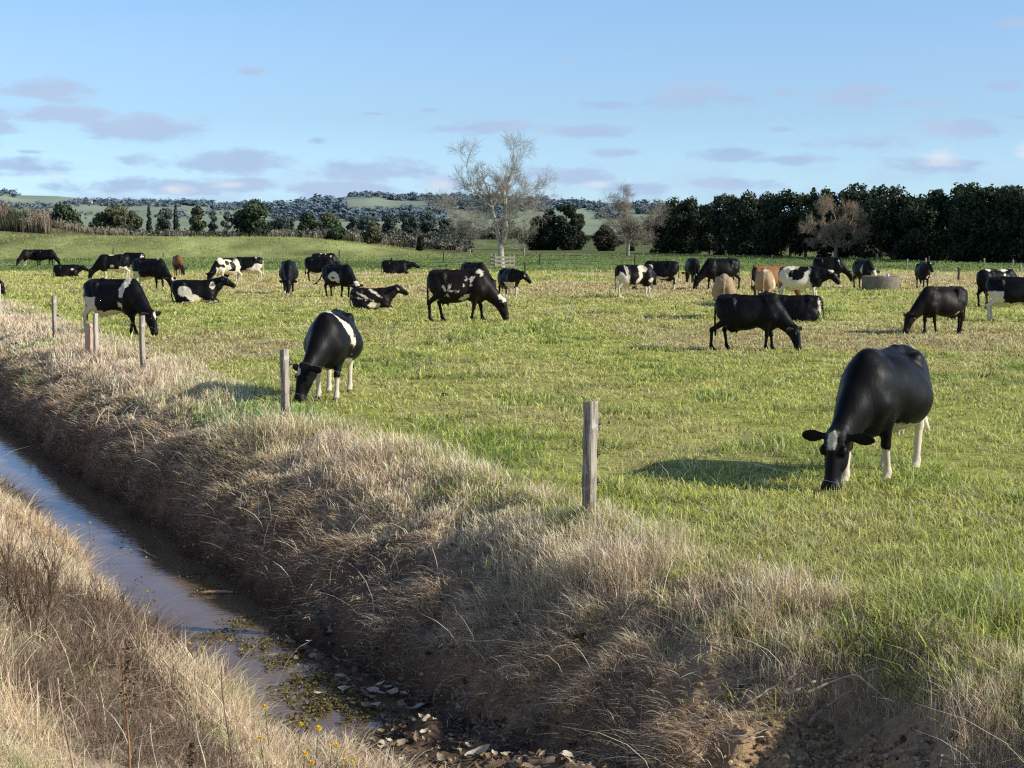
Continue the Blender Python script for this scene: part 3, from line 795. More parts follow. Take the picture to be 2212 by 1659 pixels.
def white_field(V, info, coat, pose):
    """signed distance-like field: > 0 inside the white hair"""
    dz = info['dz']; w = np.full(len(V), -.3)
    X, Y, Z = V[:, 0], V[:, 1], V[:, 2] - dz
    Hx = (V - info['pl']) @ info['D']; Hy = (V - info['pl']) @ info['S']; Hz = (V - info['pl']) @ info['N']
    head = (Hx > -.10) & (np.abs(Hy) < .34) & (Hx < .6) & (np.abs(Hz) < .22)
    def add(v): np.maximum(w, v, out=w)
    for e in coat.get('w', ()):
        c = np.array(e[:3]); r = np.array(e[3:6]); ang = e[6] if len(e) > 6 else 0
        dx, dy, dz_ = X - c[0], Y - c[1], Z - c[2]
        if ang: dx, dz_ = dx * math.cos(ang) + dz_ * math.sin(ang), -dx * math.sin(ang) + dz_ * math.cos(ang)
        k = np.sqrt((dx / r[0]) ** 2 + (dy / r[1]) ** 2 + (dz_ / r[2]) ** 2)
        v = (1 - k) * r.min()
        if coat.get('nohead', True): v = np.where(head, np.minimum(v, -.02), v)
        add(v)
    for e in coat.get('b', ()):                                           # black islands cut out of the white
        c = np.array(e[:3]); r = np.array(e[3:6])
        k = np.sqrt(((X - c[0]) / r[0]) ** 2 + ((Y - c[1]) / r[1]) ** 2 + ((Z - c[2]) / r[2]) ** 2)
        np.minimum(w, (k - 1) * r.min(), out=w)
    lz = coat.get('legs')                                                  # (front right, front left, hind right, hind left) white up to this height
    if lz and pose != 'lie':
        for i, (cx_, sg) in enumerate(((.43, -1), (.43, 1), (-.72, -1), (-.72, 1))):
            if lz[i] > 0:
                v = np.minimum(np.minimum(lz[i] - Z, .34 - np.abs(X - cx_)), sg * Y - .02)
                add(np.where(head, -.3, v))
    bz = coat.get('belly')
    if bz:
        v = np.minimum(np.minimum(bz - Z, X + .64), .27 - X); v = np.minimum(v, Z - .40)
        add(np.where(head, -.3, v))
    if coat.get('udder'): add(.0 + (1 - np.sqrt(((X + .46) / .27) ** 2 + (Y / .2) ** 2 + ((Z - .56) / .2) ** 2)) * .15)
    if coat.get('tail'):
        add(np.minimum(.13 - np.abs(X + .90), .60 - Z) if coat['tail'] == 1 else np.minimum(np.minimum(.12 - np.abs(X + .9), .1 - np.abs(Y)), 1.2 - Z))
    hd = coat.get('head')
    if hd:
        fr = Hz > .0
        if 'star' in hd: add(np.where(fr & head, .036 * hd['star'] - np.sqrt(Hy ** 2 + ((Hx - .12) * .55) ** 2), -.3))
        if 'blaze' in hd: add(np.where(fr & head & (Hx > .05), .04 * hd['blaze'] - np.abs(Hy) - .0 * Hx, -.3))
        if 'face' in hd: add(np.where(head & (Hx > .03), np.minimum(.085 - np.abs(Hy) * .8, Hz + .12), -.3))
        if 'cheek' in hd: add(np.where(head, .05 - np.sqrt((Hx - .16) ** 2 + (Hz + .03) ** 2), -.3))
        if 'poll' in hd: add(np.where((Hx < .09) & (Hx > -.16) & (np.abs(Hy) < .12), np.minimum(.09 - Hx, Hz + .04), -.3))
    return w, Hx, Hy, Hz, head

COW_MATS = {
    'black': mat_cow('black_hide', (.0045, .0043, .0046), (.008, .0072, .007), rough=.46, spec=.13),
    'brownblack': mat_cow('brownish_black_hide', (.009, .0068, .0056), (.016, .0105, .008), rough=.5, spec=.13),
    'tan': mat_cow('tan_hide', (.42, .29, .17), (.34, .23, .13), (.75, .62, .45), .65, .2),
    'brown': mat_cow('brown_hide', (.24, .10, .04), (.17, .07, .03), rough=.6, spec=.2),
    'orange': mat_cow('orange_hide', (.36, .16, .065), (.27, .11, .045), rough=.6, spec=.2),
}
COW_N = [0]
def make_cow(xl, xr, yf, heading, pose, label, coat=None, hide='black', scale=1.0, yaw=0.0, tail=0.0, stance=None, h=.024,
             fine=False, udder=1.0, fat=1.0, tagged=None, eyes=False, hyaw=None, poll=None, hdir=None, hsize=1.14, dark=None, px=None):
    coat = coat or {}
    if stance is None:
        stance = tuple(random.uniform(-.13, .13) for _ in range(4))
    prims, info = cow_prims(pose, RD(yaw), tail, stance, None if hyaw is None else RD(hyaw), fine, udder, fat, poll, hdir, hsize)
    cut = [(p, .013) for p in info['nostril']] if fine else ()
    V, F = sdf_mesh(prims, h, 0.0 if pose == 'lie' else .0, cut)
    rib = (vnoise(V[:, 0] * 9 + V[:, 2] * 2.5, np.abs(V[:, 1]) * 3, V[:, 2] * 2.0, 5) - .5) * .012 * smooth01(.45, .2, np.abs(V[:, 0] + .05)) * smooth01(.6, .75, V[:, 2] - info['dz']) + (vnoise(V[:, 0] * 4, V[:, 1] * 4, V[:, 2] * 4, COW_N[0]) - .5) * .022
    ctr = np.array((0, 0, .95 + info['dz'])); nd_ = V - ctr * np.array((0, 0, 1)) - np.c_[V[:, 0], 0 * V[:, 0], 0 * V[:, 0]]; nd_ /= np.linalg.norm(nd_, axis=1)[:, None] + 1e-6
    trunk = smooth01(.80, .60, np.abs(V[:, 0])) * smooth01(.50, .66, V[:, 2] - info['dz'])
    V = V + nd_ * (rib * trunk)[:, None]
    w, Hx, Hy, Hz, head = white_field(V, info, coat, pose)
    dk = np.zeros(len(V))
    if hide not in ('black', 'brownblack'):                                # points of a coloured cow are darker
        dk = np.maximum(dk, np.where(head, smooth01(.30, .46, Hx) * .8, 0))
        if dark == 'front': dk = np.maximum(dk, np.where(V[:, 0] > .1, smooth01(1.0, .6, V[:, 2]) * .95, 0)); dk = np.maximum(dk, np.where(head, .85, 0))
        if dark == 'tail': dk = np.maximum(dk, np.where((V[:, 0] < -.74) & (np.abs(V[:, 1]) < .2), .95, 0)); dk = np.maximum(dk, smooth01(.75, .35, V[:, 2]) * .6)
    if pose != 'lie': dk = np.maximum(dk, np.where((V[:, 2] < .055) & (~head), .75, 0))
    dk = np.where(head & (Hx > .47), np.maximum(dk, .8 if 'face' not in (coat.get('head') or {}) else .3), dk)
    name = 'cow' if COW_N[0] == 0 else 'cow.%03d' % COW_N[0]
    COW_N[0] += 1
    o = new_mesh(name, V, F, COW_MATS[hide], True, {'white': w, 'dark': dk})
    a = RD(heading)
    cs, sn = math.cos(a), math.sin(a)
    Q = np.c_[V[:, 0] * cs - V[:, 1] * sn, V[:, 0] * sn + V[:, 1] * cs, V[:, 2]] * scale
    low = Q[V[:, 2] < .06]
    pos = at((xl + xr) / 2, yf); pos[2] = 0
    if px is None and scale == 1.0:
        A, B = project(Q + pos); f = float(np.clip((xr - xl) / (A.max() - A.min()), .90, 1.08)); scale *= f; Q = Q * f; low = low * f
    for _ in range(6):
        A, B = project(Q + pos); _, Bl = project(low + pos)
        ex = (xl + xr) / 2 - (A.min() + A.max()) / 2 if px is None else px - project(pos[None])[0][0]
        ey = yf - Bl.max()
        d = pos[1]; pos = pos + np.array([ex * d / FPX, 0, 0])
        pos = pos * 1.0; q = at(*[v[0] for v in project(pos[None])]); 
        p2 = at(project(pos[None])[0][0], project(pos[None])[1][0] + ey); pos = np.array([p2[0], p2[1], 0])
    pos[2] = float(height(pos[0], pos[1])) - (.01 if pose == 'lie' else 0.0)
    o.location = pos; o.rotation_euler = (0, 0, a); o.scale = (scale,) * 3
    A, B = project(Q + pos)
    print('COW %-4s want x %4d..%4d got %4.0f..%4.0f  top %4.0f foot %4.0f  d=%.1f' % (name[-3:], xl, xr, A.min(), A.max(), B.min(), B.max(), pos[1]))
    tag(o, label, 'cow', 'dairy cows in the paddock')
    if tagged is not None:
        for s in tagged:
            mb = MB(); c = info['ear'][s]; N, S, D = info['N'], info['S'], info['D']
            n = 10; th = np.linspace(0, 2 * np.pi, n, endpoint=False)
            U = D * .75 - N * .25; U = U / np.linalg.norm(U)
            for off in (-.006, .006):
                pass
            ring = np.array([c + .036 * math.cos(t) * S + .045 * math.sin(t) * U for t in th])
            nn = np.cross(S, U); nn /= np.linalg.norm(nn)
            base = U * .03 + N * .03
            Vt = np.vstack([ring - nn * .006 + base, ring + nn * .006 + base, [c - nn * .006 + base], [c + nn * .006 + base]])
            F4 = [[i, (i + 1) % n, n + (i + 1) % n, n + i] for i in range(n)]
            F3 = [[2 * n, (i + 1) % n, i] for i in range(n)] + [[2 * n + 1, n + i, n + (i + 1) % n] for i in range(n)]
            mb.add(Vt, F4, F3)
            mb.build('ear_tag', M_TAG, o)
    if eyes:
        for e in info['eyes']:
            mb = MB(); n = 8
            lat = np.linspace(-np.pi / 2, np.pi / 2, 6)
            mb.tube([np.array(e) + np.array((0, 0, .022 * math.sin(l))) for l in lat], [.022 * max(math.cos(l), .05) for l in lat], 8)
            mb.build('eye', M_EYE, o, True)
    return o
# ---------------------------------------------------------------- the herd (x-range and foot line measured on the photo, heading 0 = right, 90 = away)
# --- big near animals
make_cow(1718, 2031, 1068, 238, 'graze', 'glossy black cow nearest the camera, diamond on forehead, white lower legs', scale=1.001, coat=
         dict(legs=(.36, .36, .8, .8), belly=.60, udder=1, tail=1, w=[(-.72, 0, 1.36, .05, .05, .05), (.0, 0, .56, .26, .2, .09)], head={'star': 1.35}), yaw=-8, hyaw=-2, h=.013, fine=True, eyes=True, fat=1.22,
         stance=(.20, -.18, .10, .0), tail=.16, poll=(1.10, 0, .60), hsize=1.25)
make_cow(632, 784, 872, 267, 'graze', 'round bellied black cow with white stripe slanting across its back, beside a fence post', scale=1.001, coat=
         dict(legs=(.60, .36, .8, .8), belly=.58, udder=1, head={'star': .8}, w=[(.44, -.02, 1.37, .10, .13, .14), (.38, .14, 1.32, .10, .16, .17), (.28, .25, 1.20, .10, .18, .17), (.18, .34, 1.05, .085, .20, .17), (.10, .40, .92, .05, .2, .12), (.46, -.16, 1.25, .06, .14, .15), (.47, -.26, 1.08, .04, .14, .14), (-.74, 0, 1.36, .07, .08, .07), (-.15, .1, .58, .36, .25, .12)]),
         yaw=-23, hyaw=-44, hsize=1.2, h=.015, fine=True, eyes=True, fat=1.26, stance=(-.10, .10, .05, -.12))
make_cow(176, 349, 728, -22, 'graze', 'black cow with a white band over its shoulder grazing behind the left fence posts',
         dict(legs=(0, 0, .95, .95), belly=.62, udder=1, w=[(.40, -.12, 1.34, .12, .24, .17), (.34, -.30, 1.12, .085, .2, .20), (.30, -.3, .74, .07, .2, .10, .6), (-.80, -.2, 1.05, .03, .1, .08)], head={'star': 1.1}),
         yaw=-10, h=.018, stance=(.25, -.12, -.10, .05), eyes=True)
make_cow(1531, 1734, 760, -14, 'graze', 'all black cow grazing side on in front of the tan cows, ear sticking out',
         dict(), yaw=-12, h=.018, stance=(-.05, .08, -.25, .10), hyaw=-30)
make_cow(922, 1099, 697, -6, 'graze', 'long black cow in the middle with jagged white mark on its ribs',
         dict(w=[(.30, -.36, 1.18, .10, .14, .055, .5), (.18, -.36, 1.15, .055, .14, .11), (.29, -.36, 1.10, .035, .14, .08, -.4), (.30, -.36, .98, .035, .12, .035), (.10, -.38, .98, .02, .1, .03), (.48, -.10, 1.34, .11, .14, .06, .3), (.56, -.2, 1.27, .035, .14, .06), (.14, -.30, .66, .17, .2, .055, .45), (-.40, -.35, .88, .035, .12, .14, .5), (-.31, -.35, .87, .025, .12, .12, -.5), (-.20, -.38, .83, .10, .1, .02)], head={'poll': 1}),
         'brownblack', yaw=0, h=.018, stance=(-.12, .12, -.10, .18), scale=1.12, udder=.9)
make_cow(1960, 2081, 722, 206, 'graze', 'black cow with yellow ear tag grazing alone on the right, head to the left',
         dict(w=[(-.40, .2, .62, .04, .1, .09)]), 'brownblack', yaw=-8, h=.018, tagged=(0, 1), stance=(.02, -.12, -.12, .10))
# --- right edge
make_cow(2119, 2204, 664, 22, 'graze', 'black cow with white saddle marks behind the cow at the right edge',
         dict(w=[(-.55, -.1, 1.38, .12, .2, .08), (.15, -.1, 1.36, .2, .18, .07), (.05, -.32, 1.17, .05, .12, .12, -.5), (-.15, -.36, 1.0, .06, .1, .06, .5), (.45, 0, 1.38, .1, .05, .08)]), px=2156)
make_cow(2126, 2290, 697, -16, 'graze', 'black cow with pale hind leg, cut off by the right edge of the view',
         dict(legs=(.38, .3, .95, .9), belly=.6, udder=1, w=[(.45, -.15, 1.33, .05, .16, .14, .4)]), fat=1.08)
# --- left group
make_cow(37, 92, 575, 222, 'graze', 'black cow at the far left grazing to the left, brown patch behind its shoulder', dict(legs=(.4, .45, 0, 0)), 'brownblack', px=66)
make_cow(66, 150, 575, -8, 'graze', 'plain black cow at the far left grazing to the right, back to back with another', dict(), px=100)
make_cow(116, 192, 600, 8, 'lie', 'black cow lying down with one white spot, far left', dict(w=[(.38, -.3, 1.10, .09, .1, .08)]), poll=(1.0, 0, 1.28))
make_cow(187, 284, 606, 192, 'graze', 'black cow with white stockings and pale back patch, grazing left beside a lying cow',
         dict(legs=(.5, .5, .55, .75), belly=.62, w=[(.05, 0, 1.37, .14, .2, .06), (0, .33, .78, .1, .1, .08)]))
make_cow(262, 309, 590, 165, 'graze', 'black cow with a white tail strip, mostly hidden behind a cow with white stockings',
         dict(legs=(.4, .4, .3, .3), w=[(-.78, .1, 1.12, .10, .2, .16)]), px=287)
make_cow(284, 382, 630, -26, 'graze', 'black cow with greyish white hind legs and white forehead spot, grazing right',
         dict(legs=(.16, .16, .85, .85), belly=.6, udder=1, head={'star': 1.0}, w=[(.44, -.05, 1.36, .09, .14, .06)]), yaw=-5)
make_cow(368, 409, 597, 287, 'graze', 'reddish brown cow grazing towards the camera at the back left', dict(), 'brown', dark='front', scale=.95, yaw=22)
make_cow(366, 513, 657, 4, 'lie', 'black and white cow lying on the left, head up, white flank',
         dict(w=[(-.36, -.3, .95, .32, .34, .20, -.35), (-.05, -.35, .74, .32, .3, .13, -.3), (.62, -.18, 1.22, .10, .22, .15), (.2, -.3, .60, .6, .4, .05)], head={'star': .7}), scale=1.02)
make_cow(461, 512, 614, 228, 'graze', 'black and white spotted cow angled towards the camera behind the lying cow',
         dict(legs=(.9, .9, .95, .95), belly=.7, w=[(.1, .3, 1.1, .35, .3, .32), (.45, .0, 1.2, .22, .4, .25), (-.5, .2, 1.1, .2, .3, .25)], b=[(.15, .32, 1.15, .12, .2, .12), (.42, .22, .95, .13, .16, .16), (-.15, .3, 1.0, .12, .2, .2), (.5, -.05, 1.2, .08, .12, .14)]), px=489)
make_cow(488, 566, 610, 192, 'graze', 'black cow with white hind legs and white neck patch, behind the spotted cow',
         dict(legs=(.6, .6, 1.0, 1.0), belly=.66, udder=1, tail=2, w=[(-.55, .3, .85, .22, .2, .2), (-.30, .35, .70, .3, .2, .12), (-.52, .1, 1.37, .06, .2, .06), (.62, .1, 1.25, .12, .3, .15)]), px=533)
make_cow(597, 650, 637, 277, 'graze', 'black cow grazing head on towards the camera, left of the middle', dict(legs=(.14, .1, 0, 0)), 'black', fat=1.05)
make_cow(665, 742, 610, -18, 'graze', 'plain black cow with hind legs apart, left of the tail swishing cow', dict(udder=1), 'black', px=692)
make_cow(676, 745, 593, 12, 'graze', 'black cow with small white back spots, just behind another black cow left of centre', dict(w=[(-.3, 0, 1.38, .06, .1, .06), (.02, -.1, 1.36, .05, .2, .06), (.35, -.25, 1.22, .04, .1, .05)]), px=703)
make_cow(700, 782, 645, -42, 'graze', 'black cow with a white patch on its ribs, swishing its tail', dict(w=[(.02, -.35, .92, .26, .22, .20), (.20, -.3, .78, .14, .2, .14), (-.72, -.2, .8, .02, .1, .1)], b=[(.0, -.40, .86, .09, .14, .05)], head={'poll': 1}), tail=-.42, px=733)
make_cow(767, 871, 671, -2, 'lie', 'brownish black cow with wavy white stripes lying down left of centre', dict(w=[(-.48, -.3, .98, .26, .3, .04, -.2), (-.2, -.3, 1.02, .40, .3, .04, -.45), (.12, -.25, 1.20, .32, .3, .05, -.55), (.1, -.35, .72, .24, .25, .12), (.6, -.3, .56, .4, .25, .06)], head={'cheek': 1}), 'brownblack', scale=.86)
make_cow(820, 911, 593, 3, 'lie', 'black cow lying side on far back, left of the bare tree', dict(head={'star': .6}), 'black', poll=(1.05, 0, 1.22), scale=1.05)
make_cow(999, 1058, 634, 306, 'graze', 'brownish black cow behind the long black cow, only back and ear in view', dict(), 'brownblack', px=1026, yaw=25)
make_cow(1080, 1143, 646, 292, 'level', 'black cow with raised head turned right and white front legs, below the tree guard', dict(legs=(.8, .55, .2, .2), head={'cheek': 1, 'star': .5}, w=[(.5, .08, .72, .1, .1, .16), (.3, .3, .8, .05, .1, .06)]), yaw=42, hyaw=70, poll=(.98, 0, 1.22))
# --- right of centre
make_cow(1316, 1440, 645, 14, 'level', 'black and white cow with white hips and white saddle, right of centre',
         dict(legs=(.52, .5, .95, .95), belly=.60, udder=1, w=[(-.50, -.28, 1.15, .07, .3, .30, .25), (-.70, -.2, .85, .16, .2, .25), (.18, -.2, 1.26, .20, .35, .17), (.10, -.36, 1.05, .09, .2, .2), (.0, -.35, .76, .07, .2, .22, -.7), (.56, -.2, .78, .14, .2, .1)]), px=1374, yaw=45, hyaw=60, poll=(1.05, 0, 1.02))
make_cow(1384, 1455, 629, 170, 'graze', 'black cow with white tail switch behind the white hipped cow', dict(legs=(.4, .4, .32, .32), tail=1, w=[(.40, .28, 1.12, .12, .2, .13), (.30, .3, .84, .09, .2, .08), (0, .3, .62, .35, .2, .06)]), px=1424)
make_cow(1477, 1514, 614, 96, 'graze', 'small plain black cow facing away, right of centre', dict(), px=1494, scale=.97)
make_cow(1495, 1601, 627, 196, 'graze', 'all black cow grazing to the left, next to the small cow facing away', dict(), stance=(.05, -.15, .1, -.1))
make_cow(1534, 1592, 691, 82, 'graze', 'tan cow facing away behind the big all black cow, left of the other tan cow', dict(legs=(0, 0, 0, 0)), 'tan', dark='rump', scale=.98, px=1563)
make_cow(1622, 1700, 648, 12, 'graze', 'orange brown cow side on with black tail, behind the pale tan cow', dict(), 'orange', dark='tail', px=1668, scale=.97)
make_cow(1620, 1682, 664, 76, 'graze', 'tan cow facing away with a pale back, beside the black and white cow', dict(w=[(-.6, 0, 1.40, .4, .3, .06), (-.1, -.38, .95, .5, .1, .4)]), 'tan', scale=.96, px=1653)
make_cow(1689, 1789, 655, -14, 'level', 'black and white cow with pale belly standing left of the trough',
         dict(legs=(.6, .6, 1.0, 1.0), belly=.72, udder=1, w=[(-.2, -.1, .95, .75, .5, .55)], b=[(-.22, -.2, 1.08, .30, .5, .22), (.02, -.2, 1.32, .20, .4, .16), (.58, 0, 1.0, .38, .5, .42), (-.80, .1, 1.35, .10, .3, .1)], head={'poll': 1}), px=1733, poll=(1.06, 0, 1.20), yaw=-5)
make_cow(1692, 1757, 696, 172, 'lie', 'black cow lying behind the big all black cow, white stripe on its rump', dict(w=[(-.84, .1, .84, .05, .4, .35, -.2)]), px=1716, yaw=25, hyaw=50, scale=.92)
make_cow(1762, 1845, 611, -14, 'graze', 'black cow with a narrow white collar, head down at the far end of the trough', dict(w=[(.50, -.25, 1.18, .03, .3, .16, .3)], legs=(.3, .3, 0, 0)), px=1792)
make_cow(1843, 1890, 625, 283, 'graze', 'dark cow with a white face drinking beside the concrete trough', dict(legs=(.5, .4, 0, 0), head={'face': 1}, w=[(.3, -.27, .9, .1, .06, .22)]), 'brownblack', px=1866, poll=(1.0, 0, .9), hdir=(.6, 0, -.8))
make_cow(1979, 2016, 627, 265, 'level', 'black cow standing facing the camera with head raised, right of the trough', dict(legs=(.3, 0, 0, 0), head={'star': .4}, w=[(.62, .12, .70, .06, .06, .10)]), yaw=18, hyaw=25, poll=(.98, 0, 1.42), hdir=(.62, 0, -.78))
make_cow(-90, 6, 640, 0, 'graze', 'black cow at the left border, only its front end in view', dict(), px=-52)
# ---------------------------------------------------------------- trees
def place(px, d, z=None):
    x = (px - CX) / FPX * d
    return np.array([x, d, float(height(x, d)) if z is None else z])
def ztop(py, d): return HC + (HORIZ - py) / FPX * d

def leaf_cards(P, size, col, nrm=None, loose=.6):
    """ragged little leaf clumps: one bent, randomly turned six sided patch per point"""
    n = len(P); ang = np.array([0, 1.1, 2.0, 3.2, 4.1, 5.2])
    a = rng.normal(0, 1, (n, 3)); a /= np.linalg.norm(a, axis=1)[:, None]
    if nrm is not None:                                                 # roughly facing outwards, like foliage on a crown
        q = nrm + rng.normal(0, loose, (n, 3)); a = np.cross(q, a); a /= np.linalg.norm(a, axis=1)[:, None] + 1e-9; b = np.cross(q, a)
    else: b = np.cross(a, rng.normal(0, 1, (n, 3)))
    b /= np.linalg.norm(b, axis=1)[:, None] + 1e-9
    rr = size[:, None] * rng.uniform(.45, 1.15, (n, 6))
    V = P[:, None] + rr[..., None] * (np.cos(ang)[None, :, None] * a[:, None] + np.sin(ang)[None, :, None] * b[:, None])
    V = V + np.cross(a, b)[:, None] * (rng.normal(0, .25, (n, 6)) * size[:, None])[..., None]
    base = np.arange(n)[:, None] * 6
    F = np.concatenate([base + np.array([[0, 1, 2, 3]]), base + np.array([[0, 3, 4, 5]])])
    return V.reshape(-1, 3), F, np.repeat(col, 6, axis=0)

def crown_pts(lobes, n, shell=.5):
    """points through the lobes' volume, denser near their skins"""
    L = np.array(lobes); vol = L[:, 3] * L[:, 4] * L[:, 5]; w = vol ** .75; w /= w.sum()
    i = rng.choice(len(L), n, p=w); d = rng.normal(0, 1, (n, 3)); d /= np.linalg.norm(d, axis=1)[:, None]
    r = (1 - shell * rng.random(n) ** 1.5) * rng.uniform(.85, 1.12, n)
    P = L[i, :3] + d * r[:, None] * L[i, 3:6]
    return P, d, r

def leafy_tree(name, label, group, base, Htot, W, lobes, n, size, col, col2, trunk_r=.14, trunk_h=None, cat='tree', lighttop=.5, trunk=True):
    root = empty(name, base); tag(root, label, cat, group)
    P, d, r = crown_pts(lobes, n)
    P[:, 2] = np.maximum(P[:, 2], .05)
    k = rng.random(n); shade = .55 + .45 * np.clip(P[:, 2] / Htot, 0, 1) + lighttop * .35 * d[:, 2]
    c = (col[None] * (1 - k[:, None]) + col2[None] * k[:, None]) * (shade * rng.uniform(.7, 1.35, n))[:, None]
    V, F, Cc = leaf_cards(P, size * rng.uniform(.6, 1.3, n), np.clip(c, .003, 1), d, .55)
    new_mesh('crown', V, F, M_LEAF, False, {'col': Cc}, root)
    if trunk:
        mb = MB(); th = trunk_h or Htot * .8
        mb.tube([(0, 0, -.2), (.03, .02, th * .3), (-.04, .05, th * .65), (.05, 0, th)], [trunk_r * 1.3, trunk_r, trunk_r * .7, trunk_r * .2], 8, (.10, .085, .07))
        for q in range(7):
            z = th * random.uniform(.25, .85); a = random.uniform(0, 6.28); l = W * random.uniform(.2, .42)
            mb.tube([(0, 0, z), (l * .5 * math.cos(a), l * .5 * math.sin(a), z + l * .35), (l * math.cos(a), l * math.sin(a), z + l * .5)], [trunk_r * .5, trunk_r * .3, trunk_r * .1], 5, (.10, .085, .07))
        mb.build('trunk', M_BARK, root, True)
    return root

# ---------------------------------------------------------------- bush on the hills: many small leaf clumps per tree
def hill_bush():
    reg = [((-60, 50), (414, 426), 40, 6), ((172, 245), (432, 446), 50, 5), ((240, 458), (436, 447), 190, 5.5), ((455, 612), (440, 455), 110, 5.5), ((590, 700), (446, 478), 190, 7), ((640, 745), (432, 462), 150, 7),
           ((755, 835), (421, 427), 46, 6), ((830, 1005), (424, 434), 110, 5.5), ((930, 1015), (430, 446), 70, 6), ((740, 960), (456, 480), 230, 6.5), ((1000, 1195), (430, 458), 190, 7), ((1190, 1262), (437, 452), 70, 6),
           ((1255, 1300), (441, 455), 30, 6), ((1370, 1452), (442, 465), 90, 7), ((1290, 1345), (445, 474), 60, 6.5), ((0, 115), (442, 458), 34, 5), ((125, 172), (438, 448), 18, 5.5), ((640, 705), (424, 436), 14, 8), ((1030, 1110), (456, 476), 26, 6), ((60, 640), (462, 474), 60, 4.5)]
    P, S, Cc, Nn = [], [], [], []
    for (x0, x1), (y0, y1), k, sz in reg:
        for _ in range(int(k * 1.0)):
            Q = hill_hit(random.uniform(x0, x1), random.uniform(y0, y1))
            if Q is None: continue
            s = sz * random.uniform(.30, .70) * (Q[1] / 1700) ** .5; m = 22
            d = rng.normal(0, 1, (m, 3)); d /= np.linalg.norm(d, axis=1)[:, None]
            p = d * (s * rng.uniform(.35, 1.0, (m, 1))) * np.array((random.uniform(.9, 1.4), 1, random.uniform(.8, 1.2)))
            P.append(p + np.array((Q[0], Q[1], float(hill_h(Q[0], Q[1])) + s * .55))); Nn.append(d * .35 + np.array((.15, -.1, 1.0))); S.append(np.full(m, s * .46) * rng.uniform(.7, 1.3, m))
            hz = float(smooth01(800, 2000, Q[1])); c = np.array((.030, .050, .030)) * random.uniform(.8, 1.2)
            c = c + (np.array((.17, .225, .27)) - c) * (.68 + .28 * hz)  # haze mixed into the leaf colour, stronger farther off
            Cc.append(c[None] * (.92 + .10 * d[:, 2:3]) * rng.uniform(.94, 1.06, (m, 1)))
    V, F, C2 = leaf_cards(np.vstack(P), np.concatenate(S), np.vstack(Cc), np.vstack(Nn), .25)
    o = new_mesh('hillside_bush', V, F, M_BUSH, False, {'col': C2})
    tag(o, 'dark bluish patches of native bush covering the distant hills', 'bush', kind='stuff')
hill_bush()

def round_lobes(W, H, n, z0=.12, seed=0, narrow=.55):
    rs = random.Random(seed); out_ = []
    for i in range(n):
        t = (i + rs.random()) / n; z = H * (z0 + (1 - z0) * t * .88)
        w = W * .5 * math.sin(math.pi * min(1, (.22 + .78 * (1 - t) ** narrow) * .62)) 
        a = rs.uniform(0, 6.28); q = rs.uniform(.2, 1.0) * w * .75; s = rs.uniform(.16, .27) * W
        out_.append((q * math.cos(a), q * math.sin(a), z, s, s, s * rs.uniform(.7, 1.1)))
    return out_

DARK = np.array((.016, .026, .013)); DARK2 = np.array((.040, .055, .022)); HZ1 = np.array((.075, .105, .095)); HZ2 = np.array((.13, .155, .115)); BRN = np.array((.10, .080, .045)); BRN2 = np.array((.15, .125, .065))  # HZ pair: greens with distance haze already in the colour
# --- shelter belt on the right
BELT = 'trees of the dark shelter belt'
tops = [(1447, 432), (1478, 425), (1500, 428), (1530, 437), (1572, 416), (1604, 414), (1640, 424), (1672, 413), (1705, 404), (1738, 411), (1775, 408), (1812, 408), (1838, 391), (1868, 397), (1902, 393), (1935, 404), (1962, 420), (1988, 440), (2013, 404), (2040, 416), (2070, 393), (2108, 398), (2145, 399), (2180, 404), (2215, 410), (2255, 405)]
for i, (px, ty) in enumerate(tops):
    f = (px - 1447) / (2212 - 1447); by = 548 + 20 * f; d = 8944 / (by - HORIZ) + random.uniform(1.0, 4.5)
    b = place(px, d, 0); Hh = ztop(ty, d); W = 4.9
    lob = round_lobes(W, Hh, 9, .10, 100 + i, .42)
    for q in range(11):                                                # knobbly upright tops
        a = random.uniform(0, 6.28); rr = W * random.uniform(.05, .50); s = random.uniform(.38, .75); z = Hh * random.uniform(.55, .97) - rr * .55
        lob.append((rr * math.cos(a), rr * math.sin(a), z, s * .8, s * .8, s * 1.5))
    for q in range(8): lob.append((random.uniform(-2.0, 2.0), random.uniform(-1.2, 1.2), Hh * random.uniform(.08, .62), 1.3, 1.2, Hh * .17))
    lab = 'dense dark evergreen in the shelter belt across the right background'
    if i == 0: lab = 'leftmost dark evergreen at the end of the shelter belt'
    if i == 17: lab = 'low dark evergreen filling the notch in the shelter belt skyline'
    if i == 12: lab = 'tallest dark evergreen in the middle of the shelter belt'
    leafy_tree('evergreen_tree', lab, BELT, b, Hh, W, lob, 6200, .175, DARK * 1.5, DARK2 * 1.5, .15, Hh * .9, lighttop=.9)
# --- dark clump beside the big bare tree
for px, ty, by, W, k, lab in [(1222, 436, 541, 4.6, 0, 'rounded dark conifer, tallest of the clump right of the bare tree'), (1188, 448, 541, 4.4, 1, 'dark conifer in the middle of the clump right of the bare tree'), (1158, 466, 541, 4.6, 2, 'low dark conifer at the left of the clump, behind the bare tree'), (1246, 462, 541, 3.4, 3, 'dark conifer at the right edge of the clump right of the bare tree')]:
    d = 8944 / (by - HORIZ) + k; b = place(px, d, 0); Hh = ztop(ty, d)
    lob = round_lobes(W, Hh, 12, .06, 40 + k, .5) + [(0, 0, Hh * .3, W * .42, W * .4, Hh * .3)]
    leafy_tree('conifer_tree', lab, 'dark conifers beside the bare tree', b, Hh, W * 1.1, lob, 6500, .19, DARK * 1.4, DARK2 * 1.2, .16)
